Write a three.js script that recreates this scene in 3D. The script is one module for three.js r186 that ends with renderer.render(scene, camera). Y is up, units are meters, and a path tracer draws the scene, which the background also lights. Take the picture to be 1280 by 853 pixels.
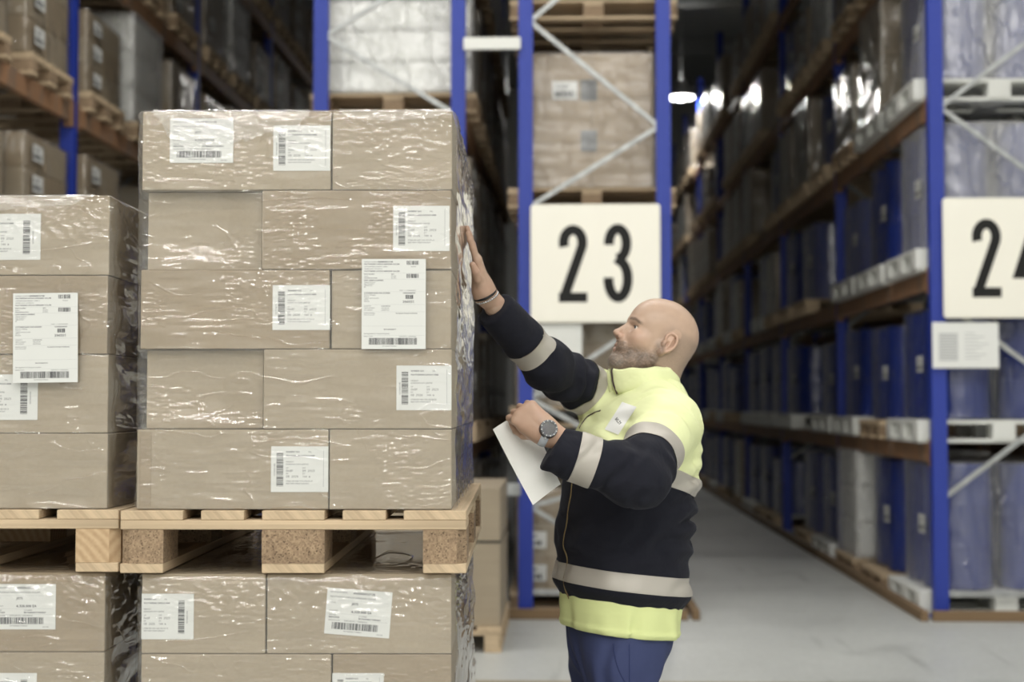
import * as THREE from 'three';
import { RoundedBoxGeometry } from 'three/addons/geometries/RoundedBoxGeometry.js';
import { mergeGeometries } from 'three/addons/utils/BufferGeometryUtils.js';
import { RectAreaLightUniformsLib } from 'three/addons/lights/RectAreaLightUniformsLib.js';
import { ImprovedNoise } from 'three/addons/math/ImprovedNoise.js';
RectAreaLightUniformsLib.init();

// ---------------------------------------------------------------- camera, exposure, lamps
const renderer = new THREE.WebGLRenderer({ antialias: true });
renderer.toneMapping = THREE.LinearToneMapping;
renderer.toneMappingExposure = 1.2;
renderer.shadowMap.enabled = true;
const scene = new THREE.Scene();
scene.background = new THREE.Color(0x000000);
const FOCAL = 1850, EYE = 1.46, YAW = Math.atan2(65, FOCAL), PITCH = Math.atan2(79, FOCAL);
const camera = new THREE.PerspectiveCamera(2 * Math.atan(426.5 / FOCAL) * 180 / Math.PI, 1280 / 853, 0.1, 200);
camera.position.set(0, EYE, 0);
camera.lookAt(-Math.sin(YAW) * Math.cos(PITCH), EYE + Math.sin(PITCH), -Math.cos(YAW) * Math.cos(PITCH));
camera.focus = 3.8;
camera.userData.fStop = 2.3;

const taken = new Map();
function numbered(name) {
  const n = taken.get(name) ?? 0; taken.set(name, n + 1);
  return n ? `${name}_${String(n).padStart(3, '0')}` : name;
}
function tag(o, label, category, group, kind) {
  o.userData.label = label; o.userData.category = category;
  if (group) o.userData.group = group;
  if (kind) o.userData.kind = kind;
  return o;
}
function thing(name, label, category, [x, y, z] = [0, 0, 0], turn = 0, group) {
  const o = new THREE.Group(); o.name = numbered(name); scene.add(o);
  o.position.set(x, y, z); o.rotation.y = turn;
  return tag(o, label, category, group);
}
function part(name, geometry, material, parent, pos) {
  const m = new THREE.Mesh(geometry, material); m.name = name; m.castShadow = m.receiveShadow = true;
  if (pos) m.position.set(...pos);
  parent.add(m);
  return m;
}
function struct(name, geometry, material, pos, label) {
  const m = part(name, geometry, material, scene, pos); m.userData.kind = 'structure';
  if (label) m.userData.label = label;
  return m;
}
function copy(o, [x, y, z], turn, label, group) {
  const c = o.clone(); c.name = numbered(o.name.replace(/_\d{3}$/, '')); scene.add(c);
  c.position.set(x, y, z); if (turn !== undefined) c.rotation.y = turn;
  c.userData = { ...o.userData, label };
  if (group) c.userData.group = group;
  return c;
}
function rng(seed) { let a = seed >>> 0; return () => { a = (a + 0x6D2B79F5) | 0; let t = Math.imul(a ^ (a >>> 15), 1 | a); t = (t + Math.imul(t ^ (t >>> 7), 61 | t)) ^ t; return ((t ^ (t >>> 14)) >>> 0) / 4294967296; }; }
const R = (d) => d * Math.PI / 180;
const std = (o) => new THREE.MeshStandardMaterial(o);
const phys = (o) => new THREE.MeshPhysicalMaterial(o);

// lamps: linear ceiling luminaires above the open staging area; an added high-bay lamp hangs deep in the aisle
const LAMP_Y = 8.3, LAMP_COLOR = 0xfffcf6;
const lampMetal = std({ color: 0xb8babc, roughness: 0.5, metalness: 0.3 });
function luminaire(x, z, intensity, label, y = LAMP_Y, w = 4.05, d = 0.10) {
  const t = thing('ceiling_light', label, 'lamp', [x, y, z], 0, 'ceiling luminaires');
  part('housing', new RoundedBoxGeometry(w + 0.06, 0.09, d + 0.06, 1, 0.01), lampMetal, t, [0, 0.06, 0]);
  const glow = std({ color: 0xffffff, emissive: LAMP_COLOR, emissiveIntensity: intensity * 0.15, roughness: 0.6 });
  part('diffuser', new THREE.BoxGeometry(w, 0.012, d), glow, t, [0, 0.008, 0]);
  for (const s of [-1, 1]) part('suspension_wire', new THREE.CylinderGeometry(0.004, 0.004, 9.4 - y, 6), lampMetal, t, [s * w * 0.4, (9.4 - y) / 2 + 0.1, 0]);
  const l = new THREE.RectAreaLight(LAMP_COLOR, intensity, w, d);
  l.name = 'lamp_light'; l.position.set(0, -0.005, 0); l.rotation.x = -Math.PI / 2; l.castShadow = true; t.add(l);
  return t;
}
const LI = 80;
for (const x of [-4.3, -0.15, 4.0]) {
  const side = x < -1 ? 'above the left side' : x > 1 ? 'above the right side' : 'above the middle';
  luminaire(x, -7.2, LI * (x > 1 ? 0.8 : 1.45), `linear ceiling light ${side} of the cross aisle before the racks`);
  luminaire(x, 0.6, LI * 0.8, `linear ceiling light ${side} of the stacked pallets`);
  luminaire(x, 3.6, LI, `linear ceiling light ${side} of the staging floor`);
  luminaire(x, 6.4, LI * 1.1, `linear ceiling light ${side} of the rear staging floor`);
  luminaire(x, 9.0, LI * 1.2, `linear ceiling light ${side} of the dock wall`);
}

// ---------------------------------------------------------------- textures
const perlin = new ImprovedNoise();
function canvasTex(w, h, draw, { srgb = true, repeat } = {}) {
  const c = document.createElement('canvas'); c.width = w; c.height = h;
  const g = c.getContext('2d'); draw(g, w, h);
  const t = new THREE.CanvasTexture(c);
  if (srgb) t.colorSpace = THREE.SRGBColorSpace;
  t.wrapS = t.wrapT = THREE.RepeatWrapping;
  if (repeat) t.repeat.set(...repeat);
  return t;
}
function dataTex(w, h, f, { srgb = true, repeat } = {}) {
  const a = new Uint8Array(w * h * 4);
  for (let y = 0, k = 0; y < h; y++) for (let x = 0; x < w; x++, k += 4) {
    const v = f(x / w, y / h);
    if (typeof v === 'number') a[k] = a[k + 1] = a[k + 2] = Math.max(0, Math.min(255, v * 255));
    else for (let j = 0; j < 3; j++) a[k + j] = Math.max(0, Math.min(255, v[j] * 255));
    a[k + 3] = 255;
  }
  const t = new THREE.DataTexture(a, w, h); t.magFilter = THREE.LinearFilter; t.minFilter = THREE.LinearFilter;
  if (srgb) t.colorSpace = THREE.SRGBColorSpace;
  t.wrapS = t.wrapT = THREE.RepeatWrapping; t.needsUpdate = true;
  if (repeat) t.repeat.set(...repeat);
  return t;
}
// value noise that tiles with period (px, py)
const HASH = (() => { const r = rng(77), a = new Float32Array(65536); for (let i = 0; i < a.length; i++) a[i] = r(); return a; })();
function vn(u, v, px, py, seed = 0) {
  const x = u * px, y = v * py, xi = Math.floor(x), yi = Math.floor(y);
  let fx = x - xi, fy = y - yi; fx = fx * fx * (3 - 2 * fx); fy = fy * fy * (3 - 2 * fy);
  const h = (i, j) => HASH[(((i % px + px) % px) * 1619 + ((j % py + py) % py) * 31337 + seed * 6971) & 65535];
  const a = h(xi, yi), b = h(xi + 1, yi), c = h(xi, yi + 1), d = h(xi + 1, yi + 1);
  return a + (b - a) * fx + (c - a) * fy + (a - b - c + d) * fx * fy;
}
const fbm = (u, v, p, q, seed, n = 3) => { let s = 0, a = 0.5, t = 0; for (let i = 0; i < n; i++) { s += a * vn(u, v, p << i, q << i, seed + i); t += a; a *= 0.5; } return s / t; };
const sm = (a, b, x) => { const t = Math.max(0, Math.min(1, (x - a) / (b - a))); return t * t * (3 - 2 * t); };
const mul = (c, k) => [c[0] * k, c[1] * k, c[2] * k];
const mixc = (a, b, t) => [a[0] + (b[0] - a[0]) * t, a[1] + (b[1] - a[1]) * t, a[2] + (b[2] - a[2]) * t];

// corrugated cardboard: one tile = 1 m
const cardTex = dataTex(1024, 1024, (u, v) => {
  const k = 0.955 + 0.05 * fbm(u, v, 5, 5, 1) + 0.03 * (vn(u, v, 170, 170, 9) - 0.5) + 0.035 * (vn(u, v, 6, 90, 5) - 0.5) + 0.02 * (vn(u, v, 400, 400, 3) - 0.5);
  return mul([0.620, 0.570, 0.492], k);
});
const cardBump = dataTex(512, 512, (u, v) => 0.5 + 0.35 * (vn(u, v, 4, 128, 5) - 0.5) + 0.3 * (vn(u, v, 60, 60, 8) - 0.5), { srgb: false });
const woodTex = dataTex(512, 512, (u, v) => {
  const g = fbm(u, v, 3, 60, 11), w = fbm(u, v, 2, 6, 12);
  let k = 0.80 + 0.22 * g + 0.16 * w;
  const spot = sm(0.80, 0.9, vn(u, v, 5, 14, 21));
  return mixc(mul([0.725, 0.645, 0.535], k), [0.42, 0.34, 0.26], spot * 0.35);
});
const woodBump = dataTex(256, 256, (u, v) => fbm(u, v, 3, 60, 11), { srgb: false });
const chipTex = dataTex(512, 512, (u, v) => {
  const a = vn(u, v, 70, 60, 31), b = vn(u, v, 120, 130, 32), c = fbm(u, v, 6, 6, 33);
  let col = mixc([0.48, 0.40, 0.32], [0.67, 0.58, 0.47], a * 0.7 + b * 0.3);
  col = mixc(col, [0.26, 0.20, 0.15], sm(0.72, 0.86, b) * 0.7);
  return mul(col, 0.9 + 0.2 * c);
});
const endTex = dataTex(256, 256, (u, v) => {
  const r = Math.hypot(u + 0.15, v - 0.2), k = 0.5 + 0.5 * Math.sin(r * 95 + 3 * fbm(u, v, 4, 4, 41));
  return mixc([0.77, 0.67, 0.54], [0.66, 0.55, 0.42], k * 0.6 + 0.3 * vn(u, v, 60, 60, 43));
});
const floorTex = dataTex(1024, 1024, (u, v) => {
  let k = 0.90 + 0.10 * fbm(u, v, 4, 4, 51, 4) + 0.05 * (vn(u, v, 200, 200, 52) - 0.5);
  const scuff = sm(0.74, 0.9, fbm(u, v, 40, 3, 53)) * 0.10 + sm(0.70, 0.85, fbm(u, v, 7, 9, 57)) * 0.07;
  return mul([0.76, 0.77, 0.76], k - scuff);
});
const floorRough = dataTex(512, 512, (u, v) => 0.30 + 0.30 * fbm(u, v, 5, 5, 55, 4), { srgb: false });
// crumple of stretch film: 1 m tile; long flat ripples that gather in patches, with pinched creases
const filmBump = dataTex(1024, 2048, (u, v) => {
  const wu = u + 0.03 * (vn(u, v, 5, 5, 61) - 0.5), wv = v + 0.03 * (fbm(u, v, 3, 3, 62) - 0.5);
  const patch = sm(0.52, 0.66, fbm(u, v, 4, 6, 63)), patch2 = sm(0.54, 0.64, fbm(u, v, 8, 9, 69));
  let h = 0.22 * fbm(wu, wv, 2, 10, 64);
  h += patch * 0.40 * (vn(wu, wv, 22, 120, 65) - 0.5) + patch2 * 0.38 * (vn(wu, wv, 60, 170, 66) - 0.5) + patch * patch2 * 0.32 * (vn(wu, wv, 110, 230, 60) - 0.5);
  const cr = Math.abs(fbm(wu, wv, 4, 14, 67) - 0.5), cr2 = Math.abs(fbm(wu + wv * 0.35, wv, 7, 9, 59) - 0.5);
  h += 0.22 * sm(0.03, 0.0, cr) * sm(0.4, 0.6, vn(u, v, 6, 7, 58)) + 0.18 * sm(0.022, 0.0, cr2) * sm(0.5, 0.7, vn(u, v, 5, 6, 57));
  return 0.35 + h;
}, { srgb: false });
const filmBump2 = dataTex(512, 512, (u, v) => {
  const cr = Math.abs(fbm(u, v, 10, 3, 71) - 0.5);
  return 0.3 + 0.5 * fbm(u, v, 9, 2, 72) + 0.2 * sm(0.05, 0, cr) + 0.12 * vn(u, v, 40, 14, 73);
}, { srgb: false });
const fleeceBump = dataTex(512, 512, (u, v) => 0.6 * vn(u, v, 128, 128, 81) + 0.4 * vn(u, v, 50, 50, 82), { srgb: false });
const steelTex = dataTex(256, 256, (u, v) => mul([0.70, 0.71, 0.71], 0.85 + 0.2 * fbm(u, v, 16, 16, 91)));
const beamTex = dataTex(512, 256, (u, v) => {
  const wear = sm(0.55, 0.75, fbm(u, v, 14, 6, 95, 4));
  return mixc(mul([0.60, 0.455, 0.34], 0.88 + 0.2 * fbm(u, v, 6, 3, 96)), [0.46, 0.40, 0.35], wear * 0.75);
});

// ---------------------------------------------------------------- materials
const M = {
  card: std({ map: cardTex, bumpMap: cardBump, bumpScale: 0.0004, roughness: 0.85 }),
  cardDark: std({ map: cardTex, color: 0xf1ece6, bumpMap: cardBump, bumpScale: 0.0004, roughness: 0.85 }),
  cardPale: std({ map: cardTex, color: 0xfff4e6, roughness: 0.85 }),
  wood: std({ map: woodTex, bumpMap: woodBump, bumpScale: 0.0006, roughness: 0.8 }),
  chip: std({ map: chipTex, roughness: 0.9, bumpMap: chipTex, bumpScale: 0.0006 }),
  endGrain: std({ map: endTex, roughness: 0.85 }),
  paper: std({ color: 0xdcddd9, roughness: 0.75 }),
  blue: phys({ color: 0x1c3598, roughness: 0.5, clearcoat: 0.1, clearcoatRoughness: 0.4 }),
  steel: std({ map: steelTex, roughness: 0.42, metalness: 0.55 }),
  beam: std({ map: beamTex, roughness: 0.6 }),
  white: std({ color: 0xdedfda, roughness: 0.5 }),
  drum: phys({ color: 0x18307e, roughness: 0.32, clearcoat: 0.3, clearcoatRoughness: 0.2 }),
  black: std({ color: 0x0c0c0e, roughness: 0.7 }),
  film: phys({ color: 0xffffff, transmission: 1, thickness: 0, roughness: 0.08, ior: 1.9, bumpMap: filmBump, bumpScale: 0.0065, side: THREE.DoubleSide }),
  filmFlap: phys({ color: 0xffffff, transmission: 0.93, thickness: 0, roughness: 0.1, ior: 2.1, bumpMap: filmBump, bumpScale: 0.004, side: THREE.DoubleSide }),
  filmFar: phys({ color: 0xffffff, transmission: 1, thickness: 0, roughness: 0.17, ior: 1.7, bumpMap: filmBump2, bumpScale: 0.035, side: THREE.DoubleSide }),
  filmMilky: phys({ color: 0xffffff, transmission: 0.92, thickness: 0, roughness: 0.2, ior: 1.7, bumpMap: filmBump2, bumpScale: 0.035, side: THREE.DoubleSide }),
  guard: std({ map: woodTex, color: 0xa79a8a, roughness: 0.7 }),
};
// box with uv in metres
function boxG(w, h, d, bevel = 0, off = [0, 0]) {
  const g = bevel ? new RoundedBoxGeometry(w, h, d, 1, bevel) : new THREE.BoxGeometry(w, h, d);
  const p = g.attributes.position, n = g.attributes.normal, uv = g.attributes.uv;
  for (let i = 0; i < p.count; i++) {
    const x = p.getX(i), y = p.getY(i), z = p.getZ(i), ax = Math.abs(n.getX(i)), ay = Math.abs(n.getY(i)), az = Math.abs(n.getZ(i));
    let u, v; if (ax > ay && ax > az) { u = z; v = y; } else if (ay > az) { u = x; v = z; } else { u = x; v = y; }
    uv.setXY(i, u + off[0], v + off[1]);
  }
  return g;
}
function longUV(g, axis) { // grain along the longest side: u runs along the axis
  const p = g.attributes.position, n = g.attributes.normal, uv = g.attributes.uv;
  for (let i = 0; i < p.count; i++) {
    const q = [p.getX(i), p.getY(i), p.getZ(i)], a = [Math.abs(n.getX(i)), Math.abs(n.getY(i)), Math.abs(n.getZ(i))];
    const o = [0, 1, 2].filter((k) => k !== axis).sort((i1, i2) => a[i1] - a[i2]);
    uv.setXY(i, uv.getX(i) * 0 + q[axis] * 0.9 + q[o[1]] * 0.3, q[o[0]] * 2.2 + q[o[1]] * 2 + axis * 0.37);
  }
  return g;
}
const mv = (g, x, y, z) => { g.translate(x, y, z); return g; };
function bar(a, b, w, h) { // box bar from a to b
  const A = new THREE.Vector3(...a), B = new THREE.Vector3(...b), L = A.distanceTo(B);
  const g = boxG(w, L, h, 0.003);
  const q = new THREE.Quaternion().setFromUnitVectors(new THREE.Vector3(0, 1, 0), B.clone().sub(A).normalize());
  g.applyQuaternion(q); g.translate((A.x + B.x) / 2, (A.y + B.y) / 2, (A.z + B.z) / 2);
  return g;
}

// ---------------------------------------------------------------- the hall
const XL = -7, XR = 6.4, ZF = -37, ZB = 10.5, CEIL = 9.4;
const floorM = std({ map: floorTex, roughnessMap: floorRough, roughness: 1, bumpMap: floorRough, bumpScale: 0.0005 });
floorM.map.repeat.set(1 / 4, 1 / 4); floorM.roughnessMap.repeat.set(1 / 3, 1 / 3);
struct('floor', boxG(XR - XL + 0.4, 0.2, ZB - ZF + 0.4), floorM, [(XL + XR) / 2, -0.1, (ZF + ZB) / 2], 'grey sealed concrete warehouse floor');
const wallM = std({ color: 0xbfc0bd, roughness: 0.85 }), ceilM = std({ color: 0x8d8f90, roughness: 0.9 }), wallW = std({ color: 0xd6d6d2, roughness: 0.85 });
struct('ceiling', boxG(XR - XL + 0.4, 0.2, ZB - ZF + 0.4), ceilM, [(XL + XR) / 2, CEIL + 0.1, (ZF + ZB) / 2], 'grey metal warehouse ceiling');
struct('wall_left', boxG(0.2, CEIL, ZB - ZF), wallM, [XL - 0.1, CEIL / 2, (ZF + ZB) / 2], 'grey left warehouse wall');
struct('wall_right', boxG(0.2, CEIL, ZB - ZF), wallM, [XR + 0.1, CEIL / 2, (ZF + ZB) / 2], 'grey right warehouse wall');
struct('wall_front', boxG(XR - XL, CEIL, 0.2), wallM, [(XL + XR) / 2, CEIL / 2, ZF - 0.1], 'grey wall at the far end of the aisles');
struct('wall_back', boxG(XR - XL, CEIL, 0.2), wallW, [(XL + XR) / 2, CEIL / 2, ZB + 0.1], 'pale dock wall behind the staging floor');
// unseen bulkhead added to keep the front lamps off the deep upper racks
struct('wall_added_shade', boxG(XR + 2.3, CEIL - 5.4, 0.2), wallM, [(XR - 2.3) / 2, (CEIL + 5.4) / 2, -9.75], 'grey unseen bulkhead added to shade the racks deep in the hall');
for (let i = 0; i < 6; i++) struct(`trim_${i + 1}`, boxG(XR - XL, 0.35, 0.2), ceilM, [(XL + XR) / 2, CEIL - 0.18, -12 - i * 4], 'steel roof beam under the ceiling');

// ---------------------------------------------------------------- printed labels
function barcode(g, x, y, w, h, seed, vertical) {
  const r = rng(seed); g.fillStyle = '#15161c';
  let t = 0; const L = vertical ? h : w;
  while (t < L) {
    const b = 1 + Math.floor(r() * 4) * 1.6, s = 1.5 + Math.floor(r() * 3) * 1.7;
    if (vertical) g.fillRect(x, y + t, w, Math.min(b, L - t)); else g.fillRect(x + t, y, Math.min(b, L - t), h);
    t += b + s;
  }
}
function txt(g, s, x, y, px, font = 'sans-serif', bold = false, color = '#2a2b33') { g.fillStyle = color; g.font = `${bold ? 'bold ' : ''}${px}px ${font}`; g.fillText(s, x, y); }
function rule(g, x0, y, x1) { g.strokeStyle = '#8d8f94'; g.lineWidth = 1; g.beginPath(); g.moveTo(x0, y); g.lineTo(x1, y); g.stroke(); }
const base = (g, w, h) => { g.fillStyle = '#cfd0cd'; g.fillRect(0, 0, w, h); };
const labelQty = canvasTex(512, 360, (g, w, h) => {           // quantity label with a bar code along the bottom
  base(g, w, h);
  txt(g, 'MATERIAL NUMBER', 26, 34, 15); txt(g, '0000000012120', 205, 38, 24, 'sans-serif', true);
  txt(g, 'POLYTHERENE CAPSULE 4000X2000 12/2,200', 26, 72, 18); rule(g, 20, 92, 490);
  txt(g, 'BATCH', 26, 116, 15); txt(g, 'J07S', 200, 122, 26, 'sans-serif', true);
  txt(g, 'QUANTITY', 26, 180, 15); txt(g, '4.320.000 EA', 200, 184, 27, 'sans-serif', true); rule(g, 20, 196, 490);
  txt(g, 'PURCHASE', 26, 212, 12); txt(g, 'SU NUMBER', 260, 212, 12);
  txt(g, '000147422', 26, 232, 17, 'sans-serif', true); txt(g, '00176456002710000821', 260, 232, 16, 'sans-serif', true); rule(g, 20, 242, 490);
  txt(g, 'MANUFACTURING', 26, 254, 11); txt(g, 'EURO BOX PL / 1200X800X42', 150, 255, 14);
  barcode(g, 56, 264, 360, 54, 5, false); txt(g, '00176456002710000821', 150, 336, 13); txt(g, 'LOG/12/86', 410, 344, 10);
});
function smallLabel(mirror, seed) {                            // small label with a bar code up one side
  return canvasTex(384, 304, (g, w, h) => {
    base(g, w, h);
    const bx = mirror ? 270 : 36, tx = mirror ? 16 : 100;
    barcode(g, bx, 44, 46, 222, seed, true);
    g.save(); g.translate(mirror ? 340 : 28, 200); g.rotate(-Math.PI / 2); txt(g, '1027560021000', 0, 0, 12); g.restore();
    if (!mirror) { g.strokeStyle = '#777a80'; g.lineWidth = 2; g.beginPath(); g.moveTo(352, 28); g.lineTo(352, 270); g.stroke(); }
    txt(g, 'NUMBER 12/2', tx, 42, 14, 'sans-serif', true); txt(g, 'PAL', tx + 150, 42, 13);
    txt(g, 'POLYTHERENE CAPSULE 4000', tx, 68, 14, 'sans-serif', true);
    txt(g, 'PRODUCT', tx, 108, 12); txt(g, 'EUROPEAN CAPS LIMITED', tx, 124, 13);
    txt(g, 'LOT', tx, 148, 10); txt(g, 'DATE', tx + 110, 148, 10); txt(g, '0x8F', tx, 170, 20, 'monospace'); txt(g, '09 2023', tx + 110, 170, 20, 'monospace');
    txt(g, 'EXP', tx, 186, 10); txt(g, 'QTY', tx + 110, 186, 10); txt(g, '08 2026', tx, 208, 20, 'monospace'); txt(g, '144 m', tx + 110, 208, 18, 'monospace');
    txt(g, 'STORE DRY AND COOL BELOW 25', tx, 236, 12); txt(g, 'KEEP AWAY FROM SUNLIGHT', tx, 252, 12);
  });
}
const labelSmall = smallLabel(false, 12), labelSmallMirror = smallLabel(true, 15);
const labelBig = canvasTex(640, 896, (g, w, h) => {           // tall consignment label
  base(g, w, h);
  txt(g, 'MATERIAL NUMBER', 22, 34, 15); txt(g, '0000000012120', 160, 36, 21, 'sans-serif', true); barcode(g, 448, 18, 122, 40, 21, false);
  txt(g, 'POLYTHERENE CAPSULE 4000X2000 12/2,200', 22, 58, 17, 'sans-serif', true);
  txt(g, 'CUSTOMER REQUIREMENT  23006-1', 22, 82, 15); txt(g, 'PROD.NR', 490, 82, 12); txt(g, 'IMPORT DATE / 09-2023/12', 22, 104, 15);
  txt(g, 'POLYTHERENE CAPSULE 4000X2000 12/2,200', 22, 128, 17, 'sans-serif', true); rule(g, 10, 140, 632);
  txt(g, 'Batch Number', 22, 156, 15, 'sans-serif', true); txt(g, 'J07S', 294, 156, 15, 'sans-serif', true); txt(g, 'Expiry', 22, 176, 15); txt(g, '08 2026', 294, 176, 14);
  txt(g, 'Manufacture Date', 22, 194, 15, 'sans-serif', true); txt(g, '09 2023', 294, 194, 14); barcode(g, 448, 148, 120, 42, 22, false); rule(g, 10, 202, 632);
  txt(g, 'SUPP. NAME & ADDRESS', 22, 220, 17, 'sans-serif', true); ['Capsule Works nv', 'Kaai 14 haven 2', '2880 Bornem', 'BE'].forEach((s, i) => txt(g, s, 22, 238 + i * 16, 14));
  txt(g, 'TR.NR   1 / 1 CONSIGNMENT', 376, 318, 13); rule(g, 10, 326, 632);
  txt(g, 'CUSTOMER NAME AND ADDRESS', 22, 346, 17, 'sans-serif', true); ['Pharma Packaging', 'Dock 12', 'Logistics terminal north', 'Hall 23', 'Inbound'].forEach((s, i) => txt(g, s, 22, 364 + i * 16, 14));
  txt(g, 'CONSIGNMENT', 410, 346, 17, 'sans-serif', true); barcode(g, 438, 358, 76, 40, 23, false); txt(g, '394931', 408, 438, 33, 'monospace', true); rule(g, 10, 454, 632);
  txt(g, 'QUANTITY', 22, 474, 15); txt(g, '4.320.000 EA', 196, 474, 15, 'sans-serif', true); txt(g, 'GROSS WEIGHT', 22, 494, 15); txt(g, '430,200 KG', 196, 494, 15); txt(g, 'NET WEIGHT', 22, 514, 15); txt(g, '388,810 KG', 196, 514, 15); rule(g, 10, 526, 632);
  txt(g, 'Relative humidity', 22, 544, 14); txt(g, 'Store 15C to 25C', 22, 562, 14); txt(g, 'No Special Storage Conditions', 340, 546, 15, 'sans-serif', true);
  rule(g, 10, 668, 632); txt(g, '000176456000271', 220, 706, 15, 'sans-serif', true);
  txt(g, 'Not Regulated for Transport Purposes', 22, 748, 15); rule(g, 10, 760, 632); txt(g, 'MANUFACTURING', 22, 774, 11); txt(g, 'EURO BOX PL / 1200X800X42', 376, 776, 13);
  barcode(g, 72, 786, 482, 66, 24, false); txt(g, '00176456002710000821', 208, 872, 13);
});
const labelM = {
  qty: std({ map: labelQty, roughness: 0.6 }), small: std({ map: labelSmall, roughness: 0.6 }), mirror: std({ map: labelSmallMirror, roughness: 0.6 }), big: std({ map: labelBig, roughness: 0.55 }),
};
function stickLabel(parent, kind, x0, x1, y0, y1, z, tilt = 0) { // thin sticker on a front face
  const w = x1 - x0, h = y1 - y0, g = new THREE.BoxGeometry(w, h, 0.0006);
  const m = part('shipping_label', g, [M.paper, M.paper, M.paper, M.paper, labelM[kind], M.paper], parent, [(x0 + x1) / 2, (y0 + y1) / 2, z + 0.0006]);
  m.rotation.z = tilt; m.userData.label = { qty: 'white quantity label with bar code along the bottom', small: 'small white label with upright bar code', mirror: 'small white label with upright bar code on its right', big: 'tall white consignment label numbered 394931' }[kind];
  return m;
}

// ---------------------------------------------------------------- pallets
const deckW = [0.145, 0.1, 0.145, 0.1, 0.145], deckGap = (0.8 - 0.635) / 4;
function blockG(w, d, cx, cz, seed) { // foot block, outer corner chamfered
  const c = 0.022, s = new THREE.Shape(), hw = w / 2, hd = d / 2;
  const pts = [[-hw, -hd], [hw, -hd], [hw, hd], [-hw, hd]], out = [];
  const cut = [cx < 0 && cz < 0, cx > 0 && cz < 0, cx > 0 && cz > 0, cx < 0 && cz > 0];
  pts.forEach(([x, y], i) => {
    if (!cut[i]) { out.push([x, y]); return; }
    const a = [x - Math.sign(x) * c, y], b = [x, y - Math.sign(y) * c];
    if (i === 0 || i === 2) out.push(b, a); else out.push(a, b);
  });
  out.forEach(([x, y], i) => i ? s.lineTo(x, -y) : s.moveTo(x, -y));
  const g = new THREE.ExtrudeGeometry(s, { depth: 0.078, bevelEnabled: false });
  g.rotateX(-Math.PI / 2);
  const p = g.attributes.position, n = g.attributes.normal, uv = g.attributes.uv;
  for (let i = 0; i < p.count; i++) {
    const ax = Math.abs(n.getX(i)), ay = Math.abs(n.getY(i));
    const u = ax > 0.7 ? p.getZ(i) : p.getX(i), v = ay > 0.7 ? p.getZ(i) : p.getY(i);
    uv.setXY(i, (u + seed * 0.31) * 3.4, (v + seed * 0.17) * 3.4);
  }
  return g;
}
const palletGeo = {};
function makePallet(label, group, blockMat, wood = M.wood) { // 0.8 wide (x), 1.2 deep (z), origin at its base centre
  const t = thing('wooden_pallet', label, 'pallet', [0, 0, 0], 0, group);
  const G = (k, f) => palletGeo[k] ??= f();
  let x = -0.4;
  deckW.forEach((w, i) => { part('deck_board', G('deck' + i, () => longUV(boxG(w, 0.022, 1.2, 0.0025), 2)), wood, t, [x + w / 2, 0.133, 0]); x += w + deckGap; });
  for (const z of [-0.5275, 0, 0.5275]) part('stringer_board', G('str', () => longUV(boxG(0.8, 0.022, 0.145, 0.0025), 0)), wood, t, [0, 0.111, z]);
  [[-0.35, 0.1], [0, 0.145], [0.35, 0.1]].forEach(([bx, w], i) => {
    for (const [z, k] of [[-0.5275, 0], [0, 1], [0.5275, 2]]) part('block', G(`block${i}${k}`, () => blockG(w, 0.145, bx, z, i + k * 3)), blockMat, t, [bx, 0.022, z]);
    part('bottom_board', G('bot' + i, () => longUV(boxG(w, 0.022, 1.2, 0.0025), 2)), wood, t, [bx, 0.011, 0]);
  });
  return t;
}

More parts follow.
